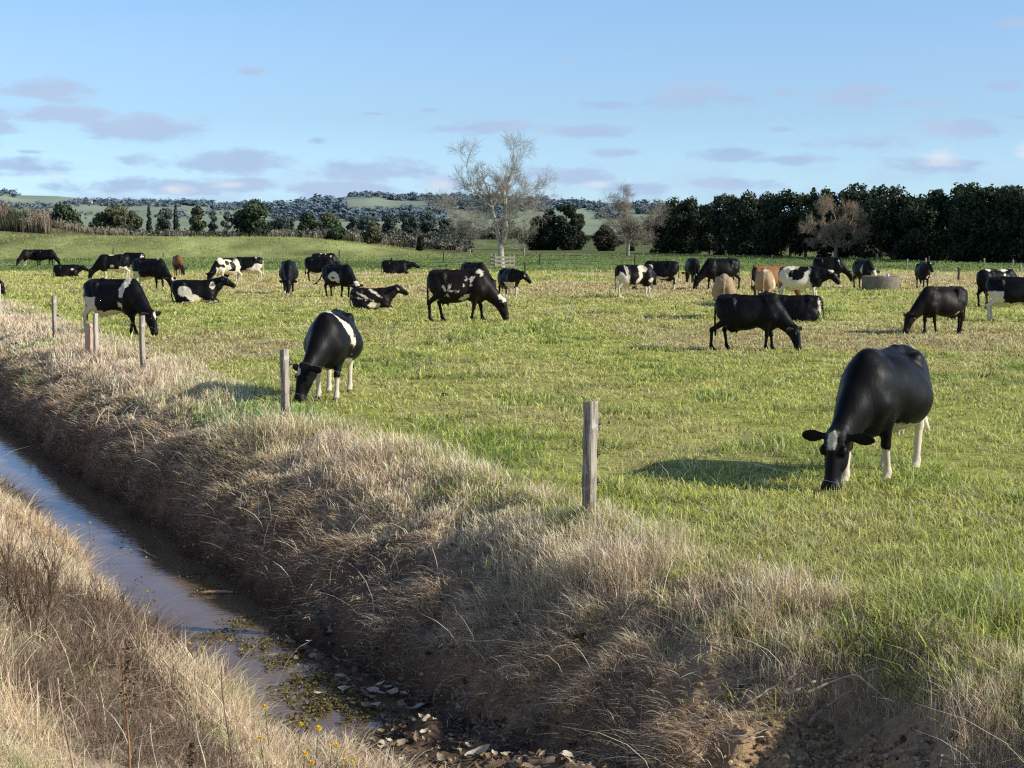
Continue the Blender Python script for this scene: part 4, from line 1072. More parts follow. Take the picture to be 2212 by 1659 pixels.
# --- bushes and small trees beyond the paddock  (px, top, width px, distance, kind, label)
MID = [(138, 449, 88, 262, 'd', 'dark round bush beside the tan pampas mound on the far left'), (215, 462, 40, 330, 'h', 'small hazy bush left of the loose pine trees'), (250, 446, 78, 318, 'm', 'loose olive pine tree behind the reeds on the left'), (290, 456, 50, 330, 'm', 'smaller olive pine tree right of the loose pine'),
       (357, 451, 44, 340, 'h', 'round hazy green tree between the two thin conifers'), (326, 444, 13, 345, 'c', 'thin broken conifer spire left of the round hazy tree'), (384, 441, 15, 345, 'c', 'thin conifer spire right of the round hazy tree'), (430, 444, 44, 330, 'm', 'open crowned pine left of the big dark tree'), (464, 452, 26, 330, 'h', 'small dark tree second left of the big dark tree'), (494, 455, 24, 330, 'h', 'small pale tree just left of the big dark tree'),
       (545, 441, 88, 236, 'd', 'big dark bushy tree standing alone on the left skyline'), (612, 474, 60, 300, 'h', 'low bush right of the big dark tree'), (668, 463, 62, 300, 'd', 'dark broad bush among the reeds left of centre'), (710, 462, 60, 315, 'm', 'olive bush joining the dark broad bush'),
       (765, 467, 30, 330, 'h', 'narrow hazy tree behind the pale scrub'), (790, 475, 50, 340, 'h', 'low hazy scrub tree left of the tall pine'), (840, 460, 44, 335, 'h', 'tall hazy pine behind the reeds left of the bare tree'), (885, 458, 46, 340, 'h', 'first hazy pine left of the bare tree crown'), (925, 462, 46, 345, 'h', 'second hazy pine left of the bare tree crown'), (962, 470, 40, 345, 'h', 'low hazy tree under the bare tree crown'), (1005, 476, 48, 345, 'h', 'hazy tree behind the bare tree branches'), (1085, 478, 60, 345, 'h', 'hazy tree behind the bare tree trunk'),
       (728, 489, 46, 215, 'd', 'dark shrub on the stop bank left of centre'), (808, 489, 52, 222, 'm', 'olive shrub on the stop bank'), (909, 508, 19, 212, 's', 'small dark bush at the end of the stop bank'),
       (1308, 490, 64, 262, 'b', 'brownish shrub between the conifer clump and the second bare tree'), (1362, 522, 18, 262, 's', 'small dark bush behind the second bare tree'), (1432, 528, 20, 232, 's', 'small dark shrub at the left foot of the shelter belt'), (1408, 540, 10, 232, 's', 'tiny round bush near the left end of the shelter belt'), (1404, 470, 50, 420, 'h', 'hazy tree between the second bare tree and the shelter belt')]
for px, ty, wpx, d, kind, lab in MID:
    b = place(px, d); Hh = ztop(ty, d) - b[2]; W = wpx / FPX * d
    k = int(px)
    c1, c2 = {'d': (DARK * 2.4, DARK2 * 1.8), 'h': (HZ1, HZ2), 'm': (DARK2 * 1.8, np.array((.16, .15, .075))), 'c': (HZ1 * .8, HZ1), 's': (DARK, DARK2), 'b': (BRN * .5, BRN2 * .6)}[kind]
    if kind == 'c': lob = [(random.uniform(-.15, .15), 0, Hh * (.25 + .75 * q / 7), W * .5 * (1.05 - .8 * q / 7), W * .5 * (1.05 - .8 * q / 7), Hh * .10) for q in range(8)]
    else:
        lob = round_lobes(W, Hh, 14 if W > 4 else 8, .1, k, .6)
        if kind in 'dsb': lob.append((0, 0, Hh * .38, W * .40, W * .36, Hh * .34))
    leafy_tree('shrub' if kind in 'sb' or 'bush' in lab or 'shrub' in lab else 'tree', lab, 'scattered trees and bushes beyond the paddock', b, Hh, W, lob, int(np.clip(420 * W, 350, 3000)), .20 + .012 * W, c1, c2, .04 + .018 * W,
               cat='bush' if kind in 'sb' or 'bush' in lab or 'shrub' in lab else 'tree')

# ---------------------------------------------------------------- bare winter trees
def branch_segs(p, d, L, r, depth, S, up=.12, spread=.6, taper=.72, kids=(2, 3), minr=.004, wob=.16):
    p = np.array(p, float); d = np.array(d, float) / np.linalg.norm(d); n = 3
    for i in range(n):
        d2 = d + rng.normal(0, wob, 3) + np.array((0, 0, up)); d2 /= np.linalg.norm(d2)
        q = p + d2 * L / n; r2 = max(r * (1 - (1 - taper) / n), minr)
        S.append((p.copy(), q.copy(), r, r2)); p, d, r = q, d2, r2
        if depth > 0 and (i > 0 or depth < 3):
            for _ in range(random.randint(0, 1) + (1 if depth <= 2 else 0)):
                a = rng.normal(0, 1, 3); a -= d * a.dot(d); a /= np.linalg.norm(a)
                dd = d * math.cos(spread) + a * math.sin(spread)
                branch_segs(p, dd, L * random.uniform(.6, .9), r * random.uniform(.45, .65), depth - 1, S, up, spread * random.uniform(.8, 1.2), taper, kids, minr, wob)
    if depth > 0:
        for _ in range(random.randint(*kids)):
            a = rng.normal(0, 1, 3); a -= d * a.dot(d); a /= np.linalg.norm(a); sp = spread * random.uniform(.5, 1.0)
            branch_segs(p, d * math.cos(sp) + a * math.sin(sp), L * random.uniform(.7, 1.0), r * random.uniform(.6, .85), depth - 1, S, up, spread, taper, kids, minr, wob)

def segs_mesh(S, n, col, jitter=.25):
    A = np.array([s[0] for s in S]); B = np.array([s[1] for s in S]); ra = np.array([s[2] for s in S]); rb = np.array([s[3] for s in S])
    d = B - A; d /= np.linalg.norm(d, axis=1)[:, None] + 1e-9
    ref = np.where(np.abs(d[:, 2:3]) < .8, np.array([[0, 0, 1.0]]), np.array([[1.0, 0, 0]]))
    u = np.cross(d, ref); u /= np.linalg.norm(u, axis=1)[:, None]; v = np.cross(d, u)
    th = np.linspace(0, 2 * np.pi, n, endpoint=False)
    ring = np.cos(th)[None, :, None] * u[:, None] + np.sin(th)[None, :, None] * v[:, None]
    V = np.concatenate([A[:, None] + ra[:, None, None] * ring, B[:, None] + rb[:, None, None] * ring], 1)
    m = len(S); base = np.arange(m)[:, None, None] * 2 * n; j = np.arange(n); k = (j + 1) % n
    F = (base + np.stack([j, k, n + k, n + j], -1)[None]).reshape(-1, 4)
    c = col[None] * rng.uniform(1 - jitter, 1 + jitter, (m, 1))
    return V.reshape(-1, 3), F, np.repeat(c, 2 * n, axis=0)

def bare_tree(name, label, base, limbs, twig_r, tcol, bcol, depth, L0, sc=1.0, up=.1, spread=.6, limb_kids=3, kids=(2, 3)):
    root = empty(name, base); tag(root, label, 'tree', 'bare winter trees')
    S = []; T = []
    for pts, r0, r1, dep in limbs:
        pts = np.array(pts, float) * sc; m = len(pts); r = np.linspace(r0 * 1.15, r1 * 1.1, m) * sc
        for i in range(m - 1):
            (T if r[i] > .085 * sc else S).append((pts[i], pts[i + 1] + (pts[i + 1] - pts[i]) * .03, r[i], r[i + 1]))
            if i >= dep:
                dd = pts[i + 1] - pts[i]; dd /= np.linalg.norm(dd)
                for _ in range(limb_kids):
                    t = random.random(); a = rng.normal(0, 1, 3); a -= dd * a.dot(dd); a /= np.linalg.norm(a); sp = random.uniform(.5, 1.1)
                    branch_segs(pts[i] + (pts[i + 1] - pts[i]) * t, dd * math.cos(sp) + a * math.sin(sp), L0 * sc * random.uniform(.5, 1.0), r[i] * .42, depth - 1, S, up, spread, minr=twig_r, kids=kids)
        dd = pts[-1] - pts[-2]
        branch_segs(pts[-1], dd, L0 * sc, r[-1], depth, S, up, spread, minr=twig_r, kids=kids)
    V, F, Cc = segs_mesh(T, 9, tcol, .08); new_mesh('trunk', V, F, M_BARK, True, {'col': Cc}, root)
    V, F, Cc = segs_mesh(S, 4, bcol, .3); new_mesh('crown', V, F, M_BARK, False, {'col': Cc}, root)
    print(name, 'segments', len(S))
    return root

Z = .00707                                                             # metres per pixel of the enlarged view used to trace the limbs
def tr(*pts): 
    o = []
    for i, p in enumerate(pts): o.append(((p[0] - 980) * Z, p[2] if len(p) > 2 else 0.0, (1560 - p[1]) * Z))
    return o
bt = at(1083, 577); 
bare_tree('bare_tree', 'tall bare pale barked tree rising out of a wooden guard, tallest of the bare trees', (bt[0], bt[1], 0), [
    (tr((982, 1580), (978, 1430), (970, 1300), (966, 1240)), .30, .24, 9),
    (tr((966, 1240), (940, 1150, .2), (922, 1050, .4), (900, 920, .5), (862, 790, .6), (850, 700, .7)), .20, .13, 4),
    (tr((850, 700, .7), (740, 640, .4), (640, 520, 0), (580, 420, -.3), (520, 320, -.5)), .11, .05, 0),
    (tr((850, 700, .7), (895, 640, 1.0), (950, 560, 1.2), (1010, 440, 1.5), (1060, 360, 1.6), (1130, 180, 1.8)), .11, .04, 0),
    (tr((862, 790, .6), (740, 665, 1.2), (620, 625, 1.6), (530, 610, 2.0), (400, 650, 2.3), (320, 690, 2.4)), .075, .03, 1),
    (tr((905, 860, .5), (960, 790, -.5), (1010, 740, -.9)), .05, .03, 1),
    (tr((968, 1230), (1005, 1200, -.2), (1040, 1120, -.3), (1062, 1020, -.5), (1045, 880, -.6), (1040, 740, -.7)), .19, .12, 5),
    (tr((1040, 740, -.7), (1050, 600, -.8), (1066, 450, -1.0), (1100, 260, -1.1)), .10, .035, 0),
    (tr((1055, 900, -.6), (1120, 840, -1.0), (1190, 790, -1.4), (1300, 690, -1.8), (1400, 610, -2.0)), .08, .03, 1),
    (tr((1045, 700, -.7), (1130, 600, -.2), (1230, 560, .2), (1330, 520, .5)), .07, .03, 1),
    (tr((932, 1105, .2), (850, 1060, -.5), (770, 1005, -1.0), (660, 950, -1.6), (560, 915, -2.0), (420, 850, -2.4)), .08, .03, 1),
    (tr((930, 1090, .3), (800, 1060, 1.0), (690, 1080, 1.8), (590, 1140, 2.4)), .05, .02, 0),
    (tr((1062, 1020, -.5), (1140, 950, -.9), (1230, 930, -1.3)), .05, .02, 1),
    (tr((1000, 1240, 0), (1060, 1235, -.3)), .06, .03, 0),
], .0048, np.array((.52, .455, .36)), np.array((.33, .29, .235)), 4, 1.25, .81, .06, .74, 3, (1, 2))
b2 = at(1357, 553)
bare_tree('bare_tree', 'bare tree with dense fine twigs, just left of the shelter belt', (b2[0], b2[1], 0), [
    ([(0, 0, -.2), (-.05, 0, 1.2), (.05, .1, 2.2)], .30, .24, 9),
    ([(.05, .1, 2.2), (-.7, .2, 3.8), (-1.1, .3, 5.6), (-1.5, .2, 7.4)], .18, .05, 0),
    ([(.05, .1, 2.2), (-.1, -.3, 4.2), (-.3, -.5, 6.4), (-.5, -.4, 8.0)], .17, .05, 0),
    ([(.05, .1, 2.2), (1.0, .3, 3.6), (2.0, .2, 5.2), (2.9, .4, 6.0)], .15, .05, 0),
    ([(.0, .1, 2.0), (-1.2, -.4, 3.2), (-2.2, -.6, 4.6), (-2.9, -.6, 5.8)], .11, .04, 0),
    ([(.05, 0, 2.0), (1.3, -.5, 2.8), (2.6, -.8, 3.6)], .10, .04, 0),
], .0065, np.array((.34, .29, .22)), np.array((.30, .25, .19)), 4, 1.35, .76, .03, .85, 3, (2, 2))
b3 = at(1805, 560)
bare_tree('bare_tree', 'round bare brown twiggy tree in front of the shelter belt', (b3[0], b3[1], 0), [
    ([(0, 0, -.2), (0, 0, .9), (.05, .05, 1.5)], .22, .19, 9),
    ([(.05, .05, 1.5), (-.7, .2, 2.6), (-1.3, .3, 4.2)], .13, .05, 0), ([(.05, .05, 1.5), (.1, -.2, 3.0), (-.1, -.3, 4.8)], .14, .05, 0), ([(.05, .05, 1.5), (.9, .2, 2.4), (1.6, .3, 3.7)], .13, .05, 0),
    ([(0, 0, 1.4), (-1.2, -.4, 2.0), (-2.1, -.6, 2.8)], .09, .04, 0), ([(0, 0, 1.5), (1.4, -.4, 2.0), (2.3, -.5, 2.8)], .09, .04, 0), ([(0, 0, 1.5), (.4, .9, 2.6), (.6, 1.4, 4.0)], .09, .04, 0),
], .009, np.array((.28, .22, .16)), np.array((.36, .275, .19)), 4, 1.1, .84, .10, .66, 3, (2, 2))

# ---------------------------------------------------------------- reeds and pampas behind the stop bank
def reeds():
    B, H, W_, C_ = [], [], [], []; pb, ps, pc = [], [], []
    def area(x0, x1, d0, d1, n, h0, h1, plume, wild=0, clumpy=.35):
        px = rng.uniform(x0, x1, n); d = rng.uniform(d0, d1, n); x = (px - CX) / FPX * d
        k = vnoise(x * .22, d * .15, 0, 131) > clumpy; x, d = x[k], d[k]; n = len(x); z = height(x, d)
        h = rng.uniform(h0, h1, n) * (.6 + .7 * vnoise(x * .35, d * .2, 0, 132))
        c0 = np.array((.17, .13, .085)); c1 = np.array((.34, .27, .18)); k2 = rng.random((n, 1))
        dark = (vnoise(x * .25 + 9, d * .1, 0, 133) > .62)[:, None]
        c = c0 * (1 - k2) + c1 * k2; c = np.where(dark, np.array((.07, .075, .035)) * rng.uniform(.7, 1.5, (n, 1)), c)
        B.append(np.c_[x, d, z - .05]); H.append(h); W_.append(rng.uniform(.10, .22, n)); C_.append(c)
        m = (rng.random(n) < plume) & ~dark[:, 0]
        pb.append(np.c_[x, d, z + h * rng.uniform(.85, 1.15, n)][m]); ps.append(rng.uniform(.09, .20, m.sum())); pc.append(np.array((.42, .345, .24)) * rng.uniform(.6, 1.25, (m.sum(), 1)))
    area(-260, 112, 214, 238, 9500, 1.2, 2.3, .5, clumpy=.12)
    area(90, 640, 224, 275, 7600, .6, 1.25, .5)
    area(560, 1000, 230, 300, 5200, .6, 1.3, .5)
    area(820, 1135, 345, 420, 4200, 1.0, 2.6, .5, clumpy=.3)
    base = np.vstack(B); n = len(base)
    mb_h = np.concatenate(H)
    o = blades('reeds', base, mb_h, np.abs(rng.normal(.18, .12, n)), rng.uniform(0, 6.28, n), np.concatenate(W_), np.vstack(C_), M_STRAW, 2, .5, 1.25, .55)
    tag(o, 'rough brown reeds and rank growth behind the grassy stop bank', 'reeds', kind='stuff')
    P = np.vstack(pb); s = np.concatenate(ps); V, F, Cc = leaf_cards(P, s, np.vstack(pc)); V[:, 2] += 0
    o = new_mesh('pampas_plumes', V, F, M_STRAW, False, {'col': Cc}); tag(o, 'pale tan pampas plumes standing over the reeds', 'pampas grass', kind='stuff')
reeds()
def scrub():
    P, S, Cc = [], [], []
    for x0, x1, d0, d1, n, h, dark in [(-260, 300, 240, 300, 90, 1.8, .3), (150, 660, 236, 330, 150, 1.5, .4), (600, 1010, 240, 340, 150, 1.7, .6), (820, 1140, 340, 420, 120, 2.6, .7), (1130, 1460, 290, 420, 90, 1.6, .4)]:
        for _ in range(n):
            d = random.uniform(d0, d1); x = (random.uniform(x0, x1) - CX) / FPX * d; z = float(height(x, d)); hh = h * random.uniform(.4, 1.25); w = hh * random.uniform(.8, 1.9); m = 70
            q = rng.normal(0, 1, (m, 3)); q /= np.linalg.norm(q, axis=1)[:, None]; r = rng.uniform(.3, 1, (m, 1))
            P.append(np.array((x, d, z + hh * .42)) + q * r * np.array((w * .6, w * .6, hh * .58))); S.append(rng.uniform(.12, .30, m))
            c = random.choice([(.085, .095, .045), (.13, .12, .06), (.19, .155, .09), (.10, .12, .085)]) if random.random() > dark else random.choice([(.05, .068, .045), (.07, .09, .07)])
            Cc.append(np.array(c)[None] * (.85 + .3 * q[:, 2:3]) * rng.uniform(.6, 1.4, (m, 1)))
    V, F, C2 = leaf_cards(np.vstack(P), np.concatenate(S), np.vstack(Cc)); o = new_mesh('scrub', V, F, M_LEAF, False, {'col': C2}); tag(o, 'low mixed olive and brown scrub filling the marsh beyond the paddock', 'scrub', kind='stuff')
scrub()
# ---------------------------------------------------------------- fence along the ditch
def post_mesh(w, dpt, Hh, seed, slant=.02, bury=.3):
    rs = np.random.default_rng(seed); nz = 9; V = []; 
    for i in range(nz):
        z = -bury + (Hh + bury) * i / (nz - 1); k = 1 + rs.normal(0, .02); b = .012
        a, c = w / 2 * k, dpt / 2 * k
        ring = [(-a + b, -c), (a - b, -c), (a, -c + b), (a, c - b), (a - b, c), (-a + b, c), (-a, c - b), (-a, -c + b)]
        ox, oy = rs.normal(0, .003, 2)
        for (x, y) in ring: V.append((x + ox + rs.normal(0, .0015), y + oy + rs.normal(0, .0015), z + (x * slant * 8 if i == nz - 1 else 0)))
    F = [[i * 8 + j, i * 8 + (j + 1) % 8, (i + 1) * 8 + (j + 1) % 8, (i + 1) * 8 + j] for i in range(nz - 1) for j in range(8)]
    t = (nz - 1) * 8
    return np.array(V), [np.array(F), np.array([[t + j for j in range(8)]])]

def near_post(px, ytop, ybase, w, label, mat=M_POST, rz=.5, lean=(0, 0), ins=(), seed=1, ground=None, name='fence_post', s_line=None):
    P = at(px, ybase); 
    z = float(height(P[0], P[1])); P = at(px, ybase, z)
    top = at(px, ytop); d = P[1]
    Hh = HC + (ray(px, ytop)[2] / ray(px, ytop)[1]) * d - z
    V, F = post_mesh(w, w * .9, Hh, seed)
    o = new_mesh(name, V, F, mat, False); o.location = P; o.rotation_euler = (lean[1], lean[0], rz)
    tag(o, label, 'fence post', 'posts of the fence along the ditch')
    for zz in ins:
        mb = MB()
        e = w * .44; q = w * .2
        mb.tube([(q, e - .012, zz), (q, e + .018, zz), (q, e + .022, zz), (q, e + .045, zz - .004), (q, e + .060, zz - .006)], [.024, .026, .016, .019, .010], 9)
        mb.box((q, e + .006, zz), (.05, .012, .075))
        mb.build('insulator', M_BLACKP, o)
    return o, P, Hh
posts = []
posts.append(near_post(1271, 867, 1142, .112, 'tall weathered square fence post nearest the camera, lit on its right face', ins=(.98, .70, .44, .17), seed=3, lean=(.022, 0), rz=-.86))
posts.append(near_post(617, 755, 922, .105, 'lichen spotted grey fence post beside the head of the striped cow', ins=(.88, .52, .14), seed=4, rz=-.86, lean=(-.006, .0)))
posts.append(near_post(309, 682, 812, .10, 'dark sided fence post in front of the head of the white banded cow', ins=(.62, .34), seed=5, rz=-.86))
posts.append(near_post(119, 639, 735, .105, 'short two toned fence post left of the paired posts', ins=(.62,), seed=6, rz=-.86))
posts.append(near_post(-1, 614, 690, .11, 'pale fence post cut by the left edge of the view', M_POSTW, seed=8, rz=-.86))
o, P, Hh = near_post(208, 678, 772, .10, 'pale bleached post, right one of the paired posts under the banded cow', M_POSTW, seed=9, rz=-.86)
o2, P2, H2 = near_post(193, 699, 776, .15, 'reddish peeling strainer post with a white tie, left one of the paired posts', M_POSTR, seed=10, rz=-.86)
mb = MB(); mb.tube([(.085 * math.cos(t), .078 * math.sin(t), H2 - .07 + .03 * math.sin(t * 2)) for t in np.linspace(0, 2 * math.pi, 13)], .014, 6)
mb.build('white_tie', M_WALL, o2)
# thin wires
def wire(name, pts, label, r=.0015):
    mb = MB(); P = []
    for a, b in zip(pts[:-1], pts[1:]):
        for t in np.linspace(0, 1, 10, endpoint=False):
            p = a + (b - a) * t; p = p - np.array((0, 0, .05 * 4 * t * (1 - t))); P.append(p)
    P.append(pts[-1]); mb.tube(P, r, 5, cap=False); o = mb.build(name, M_WIRE, None, True); tag(o, label, 'wire', 'wires of the fence along the ditch')
for hh, lab in ((.96, 'thin upper wire strung along the ditch fence posts'), (.50, 'thin lower wire strung along the ditch fence posts')):
    L = []
    ext = posts[0][1] + (posts[0][1] - posts[1][1]) * np.array((1, 1, 0))
    for (q, P_, H_) in [(None, ext, 0)] + [(a, b, c) for a, b, c in posts]: L.append(np.array((P_[0] + .07, P_[1] - .01, P_[2] + hh)))
    wire('fence_wire', L, lab)

# ---------------------------------------------------------------- thin posts far across the paddock
FARP = [(247, 523, 541), (355, 533, 541), (504, 533, 551), (563, 529, 541), (733, 540, 562), (776, 535, 545), (846, 556, 577), (958, 545, 567), (1134, 565, 588), (1165, 548, 573), (1371, 552, 575), (1574, 553, 571), (1628, 572, 584), (2070, 579, 612)]
FLAB = ['thin dark post above the cow with white stockings', 'tiny post above the reddish brown cow', 'thin dark post behind the white hindquartered cow', 'small pale post on the foot of the stop bank', 'thin dark post right of the white spotted pair', 'tiny thin post on the foot of the stop bank left of centre', 'thin dark post behind the far lying cow', 'thick dark post left of the tree guard', 'thin dark post right of the cow with raised head', 'thin dark post right of the tree guard', 'thin dark post behind the white saddled cow', 'thin post behind the all black cow grazing left', 'short thin post left of the orange brown cow', 'thin dark post right of the cow facing the camera']
MESHP = {}
def small_post(px, yt, yb, label, mat, group, w, name='fence_post'):
    P = at(px, yb); 
    z = float(height(P[0], P[1]))
    if yb < 545 and px < 700:                                          # on the foot of the stop bank
        d = 186.0; P = place(px, d); z = P[2]; Hh = (yb - yt + 2) / FPX * d
    else:
        P[2] = z; Hh = (yb - yt) / FPX * P[1]
    mb = MB(); mb.tube([(0, 0, -.2), (0, 0, Hh * .5), (.01, 0, Hh - .03), (.01, 0, Hh)], [w / 2, w / 2, w * .47, w * .3], 7)
    o = mb.build(name, mat, None, False, P); tag(o, label, 'fence post', group); o.rotation_euler = (random.uniform(-.03, .03), random.uniform(-.03, .03), 0)
    return o
for (px, yt, yb), lab in zip(FARP, FLAB): small_post(px, yt, yb, lab, M_POSTD if px != 563 else M_POSTW, 'thin posts across the far paddock', .13)
for i, (px, yt, yb) in enumerate([(1390, 545, 553), (1504, 546, 554), (1530, 542, 554), (1568, 541, 556), (1668, 550, 559), (1697, 547, 558), (1778, 556, 570), (1837, 553, 564), (1895, 548, 563), (1959, 559, 580), (1999, 557, 575), (2007, 553, 566), (2126, 558, 572), (2188, 561, 572), (2205, 571, 592)]):
    small_post(px, yt, yb, 'small grey post of the fence along the foot of the shelter belt', M_POST, 'posts along the shelter belt', .15)
# a braced corner right of the bare tree
g = at(1132, 553); root = empty('corner_brace', g); tag(root, 'wooden corner posts with a slanting brace, right of the bare tree trunk', 'fence')
mb = MB(); mb.tube([(0, 0, -.2), (0, 0, 1.05)], .10, 8); mb.build('post', M_POST, root)
mb = MB(); mb.tube([(0, 0, .85), (1.5, .1, .10)], .05, 6); mb.build('brace', M_POST, root)
small_post(1015, 537, 550, 'single thick post left of the tree guard, near the pale field', M_POST, 'thin posts across the far paddock', .2)

# ---------------------------------------------------------------- timber guard round the bare tree
g = at(1086, 578); root = empty('tree_guard', (g[0], g[1], 0), .22); tag(root, 'square grey wooden rail guard around the foot of the tall bare tree', 'tree guard')
wd = .76
for sx in (-1, 1):
    for sy in (-1, 1):
        mb = MB(); mb.box((sx * wd, sy * wd, .52), (.11, .11, 1.24 if sx < 0 else 1.0), 0); mb.build('post', M_RAIL, root)
for z in (.22, .52, .82):
    for sy in (-1, 1):
        mb = MB(); mb.box((0, sy * (wd + .075), z), (1.66, .035, .15), 0, (0, random.uniform(-.02, .02))); mb.build('rail', M_RAIL, root)
    for sx in (-1, 1):
        mb = MB(); mb.box((sx * (wd + .075), 0, z), (.035, 1.50, .15)); mb.build('rail', M_RAIL, root)

# ---------------------------------------------------------------- concrete water trough
g = at(1902, 629); root = empty('water_trough', (g[0], g[1], float(height(g[0], g[1])))); tag(root, 'round old concrete water trough with a float arm, beside the drinking cow', 'trough')
n = 48; th = np.linspace(0, 2 * np.pi, n, endpoint=False); Ro, Ri, Hh = .86, .76, .72
prof = [(Ro - .02, -.08), (Ro, .03), (Ro + .005, .35), (Ro, Hh - .04), (Ro - .015, Hh), (Ri + .015, Hh), (Ri, Hh - .03), (Ri - .01, .10), (.02, .08)]
V = np.array([(r * math.cos(t), r * math.sin(t), z) for r, z in prof for t in th]); m = len(prof)
F = [[i * n + j, i * n + (j + 1) % n, (i + 1) * n + (j + 1) % n, (i + 1) * n + j] for i in range(m - 1) for j in range(n)]
new_mesh('tank', V, np.array(F), M_CONC, True, None, root)
V = np.array([(Ri * math.cos(t), Ri * math.sin(t), Hh - .12) for t in th]); new_mesh('trough_water', V, np.array([list(range(n))]), M_WATER, False, None, root)
mb = MB(); mb.tube([(.15, -.72, Hh - .02), (.15, -.74, Hh + .10), (.13, -.66, Hh + .12), (.08, -.48, Hh - .05)], .02, 6); mb.tube([(.08, -.54, Hh - .11), (.08, -.48, Hh - .03), (.08, -.42, Hh - .11)], [.03, .08, .03], 8)
mb.tube([(.15, -.80, Hh - .01), (.15, -.79, Hh + .13), (.15, -.79, Hh + .15)], [.06, .05, .01], 8)
mb.build('float_valve', M_WALL, root)

# ---------------------------------------------------------------- farm sheds on the hills
for (px, py, w, h, lab) in [(191, 441, 15, 7, 'white farm shed low on the left hill pasture'), (273, 444, 8, 5, 'tiny white shed second from the left on the hill'), (328, 443, 9, 6, 'small white shed behind the thin conifer spire'), (349, 446, 9, 5, 'small white shed above the round hazy tree')]:
    P = hill_hit(px, py)
    if P is None: continue
    s = P[1] / FPX; root = empty('farm_shed', (P[0], P[1], float(hill_h(P[0], P[1])))); tag(root, lab, 'shed', 'white sheds on the far hills')
    mb = MB(); mb.box((0, 0, h * s * .3), (w * s, w * s * .7, h * s * .8)); mb.build('wall', M_WALL, root)
    mb = MB(); a, b, z0, z1 = w * s * .54, w * s * .4, h * s * .69, h * s * 1.0
    mb.add([(-a, -b, z0), (a, -b, z0), (a, b, z0), (-a, b, z0), (-a, 0, z1), (a, 0, z1)], [[0, 1, 5, 4], [2, 3, 4, 5]], [[1, 2, 5], [3, 0, 4]]); mb.build('roof', M_ROOF, root)

# ---------------------------------------------------------------- in and beside the ditch
def leaf_shape(L, w, curl, seed):
    rs = np.random.default_rng(seed); n = 7; t = np.linspace(0, 1, n); V = []
    wid = w * np.sin(np.pi * np.clip(t * .96 + .02, 0, 1)) ** .8
    for i in range(n):
        zc = curl * L * (t[i] - .5) ** 2 * 1.6
        V += [((t[i] - .5) * L, -wid[i], zc + abs(curl) * wid[i] * .8 + rs.normal(0, .004)), ((t[i] - .5) * L, 0, zc), ((t[i] - .5) * L, wid[i], zc + abs(curl) * wid[i] * .8 + rs.normal(0, .004))]
    F = [[i * 3 + j, i * 3 + j + 1, i * 3 + j + 4, i * 3 + j + 3] for i in range(n - 1) for j in range(2)]
    return np.array(V), np.array(F)
def litter():
    Vs, Fs, Cs = [], [], []; n = 0
    spots = []
    for _ in range(520): spots.append((random.uniform(3.95, 5.25), random.uniform(8.2, 11.4), random.uniform(.035, .10)))      # dam of leaves at the near end
    for _ in range(110): spots.append((random.gauss(4.72, .13), random.uniform(11.4, 15.0), random.uniform(.04, .11)))         # stranded along the far edge
    for _ in range(40): spots.append((random.uniform(3.7, 4.8), random.uniform(12, 22), random.uniform(.03, .07)))
    for _ in range(420): spots.append((random.uniform(4.9, 6.3), 5.5 * (26 / 5.5) ** random.random(), random.uniform(.025, .08)))
    for _ in range(60): spots.append((random.uniform(1, 3.6), random.uniform(7, 16), random.uniform(.03, .07)))
    for i, (s, u, L) in enumerate(spots):
        x, y = xy(s, u); z = max(float(height(x, y)), WATER_Z) + .012 + random.uniform(0, .03)
        v, f = leaf_shape(L, L * random.uniform(.2, .36), random.uniform(-.4, .9), i)
        M = Matrix.Rotation(random.uniform(0, 6.28), 3, 'Z') @ Matrix.Rotation(random.gauss(0, .45), 3, 'X') @ Matrix.Rotation(random.gauss(0, .4), 3, 'Y')
        v = v @ np.array(M).T + np.array((x, y, z)); Vs.append(v); Fs.append(f + n); n += len(v)
        c = random.choice([(.34, .25, .15), (.22, .145, .08), (.13, .085, .05), (.52, .45, .34), (.10, .065, .04), (.40, .33, .23)])
        Cs.append(np.tile(np.array(c) * random.uniform(.7, 1.25), (len(v), 1)))
    o = new_mesh('leaf_litter', np.vstack(Vs), np.vstack(Fs), M_LITTER, True, {'col': np.vstack(Cs)}); tag(o, 'brown and grey dead leaves littering the mud at the near end of the ditch', 'leaf litter', kind='stuff')
litter()
def big_leaf(px, py, L, rz, label, c, group=None, wf=.26, tilt=.3):
    P = hit(px, py)
    if P[2] < WATER_Z: P = at(px, py, WATER_Z)
    v, f = leaf_shape(L, L * wf, .5, int(px)); 
    mb = MB(); mb.add(v, f, None, c); 
    o = mb.build('dead_leaf', M_LITTER, None, True, (P[0], P[1], P[2] + .03)); o.rotation_euler = (random.uniform(-.2, .3), -tilt, rz); tag(o, label, 'leaf', group); return o
big_leaf(908, 1535, .30, RD(35), 'large grey dead leaf leaning on the mud at the far edge of the ditch', (.50, .45, .37), None, .15)
big_leaf(1035, 1640, .20, RD(20), 'large pale tan dead leaf on the debris at the bottom of the view', (.62, .52, .37), None, .38)
for i, (px, py) in enumerate([(768, 1470), (772, 1496), (790, 1494), (835, 1500), (850, 1488), (852, 1506), (870, 1494), (880, 1504), (905, 1506), (815, 1508), (820, 1468), (722, 1508), (840, 1532), (745, 1604), (700, 1622), (860, 1624), (905, 1650)]):
    big_leaf(px - 30, py, random.uniform(.08, .13), random.uniform(-.6, .6), 'pale curled dead leaf on the wet mud at the edge of the ditch water', np.array((.66, .55, .40)) * random.uniform(.75, 1.1), 'pale leaves on the mud', .34, random.uniform(-.2, .3))

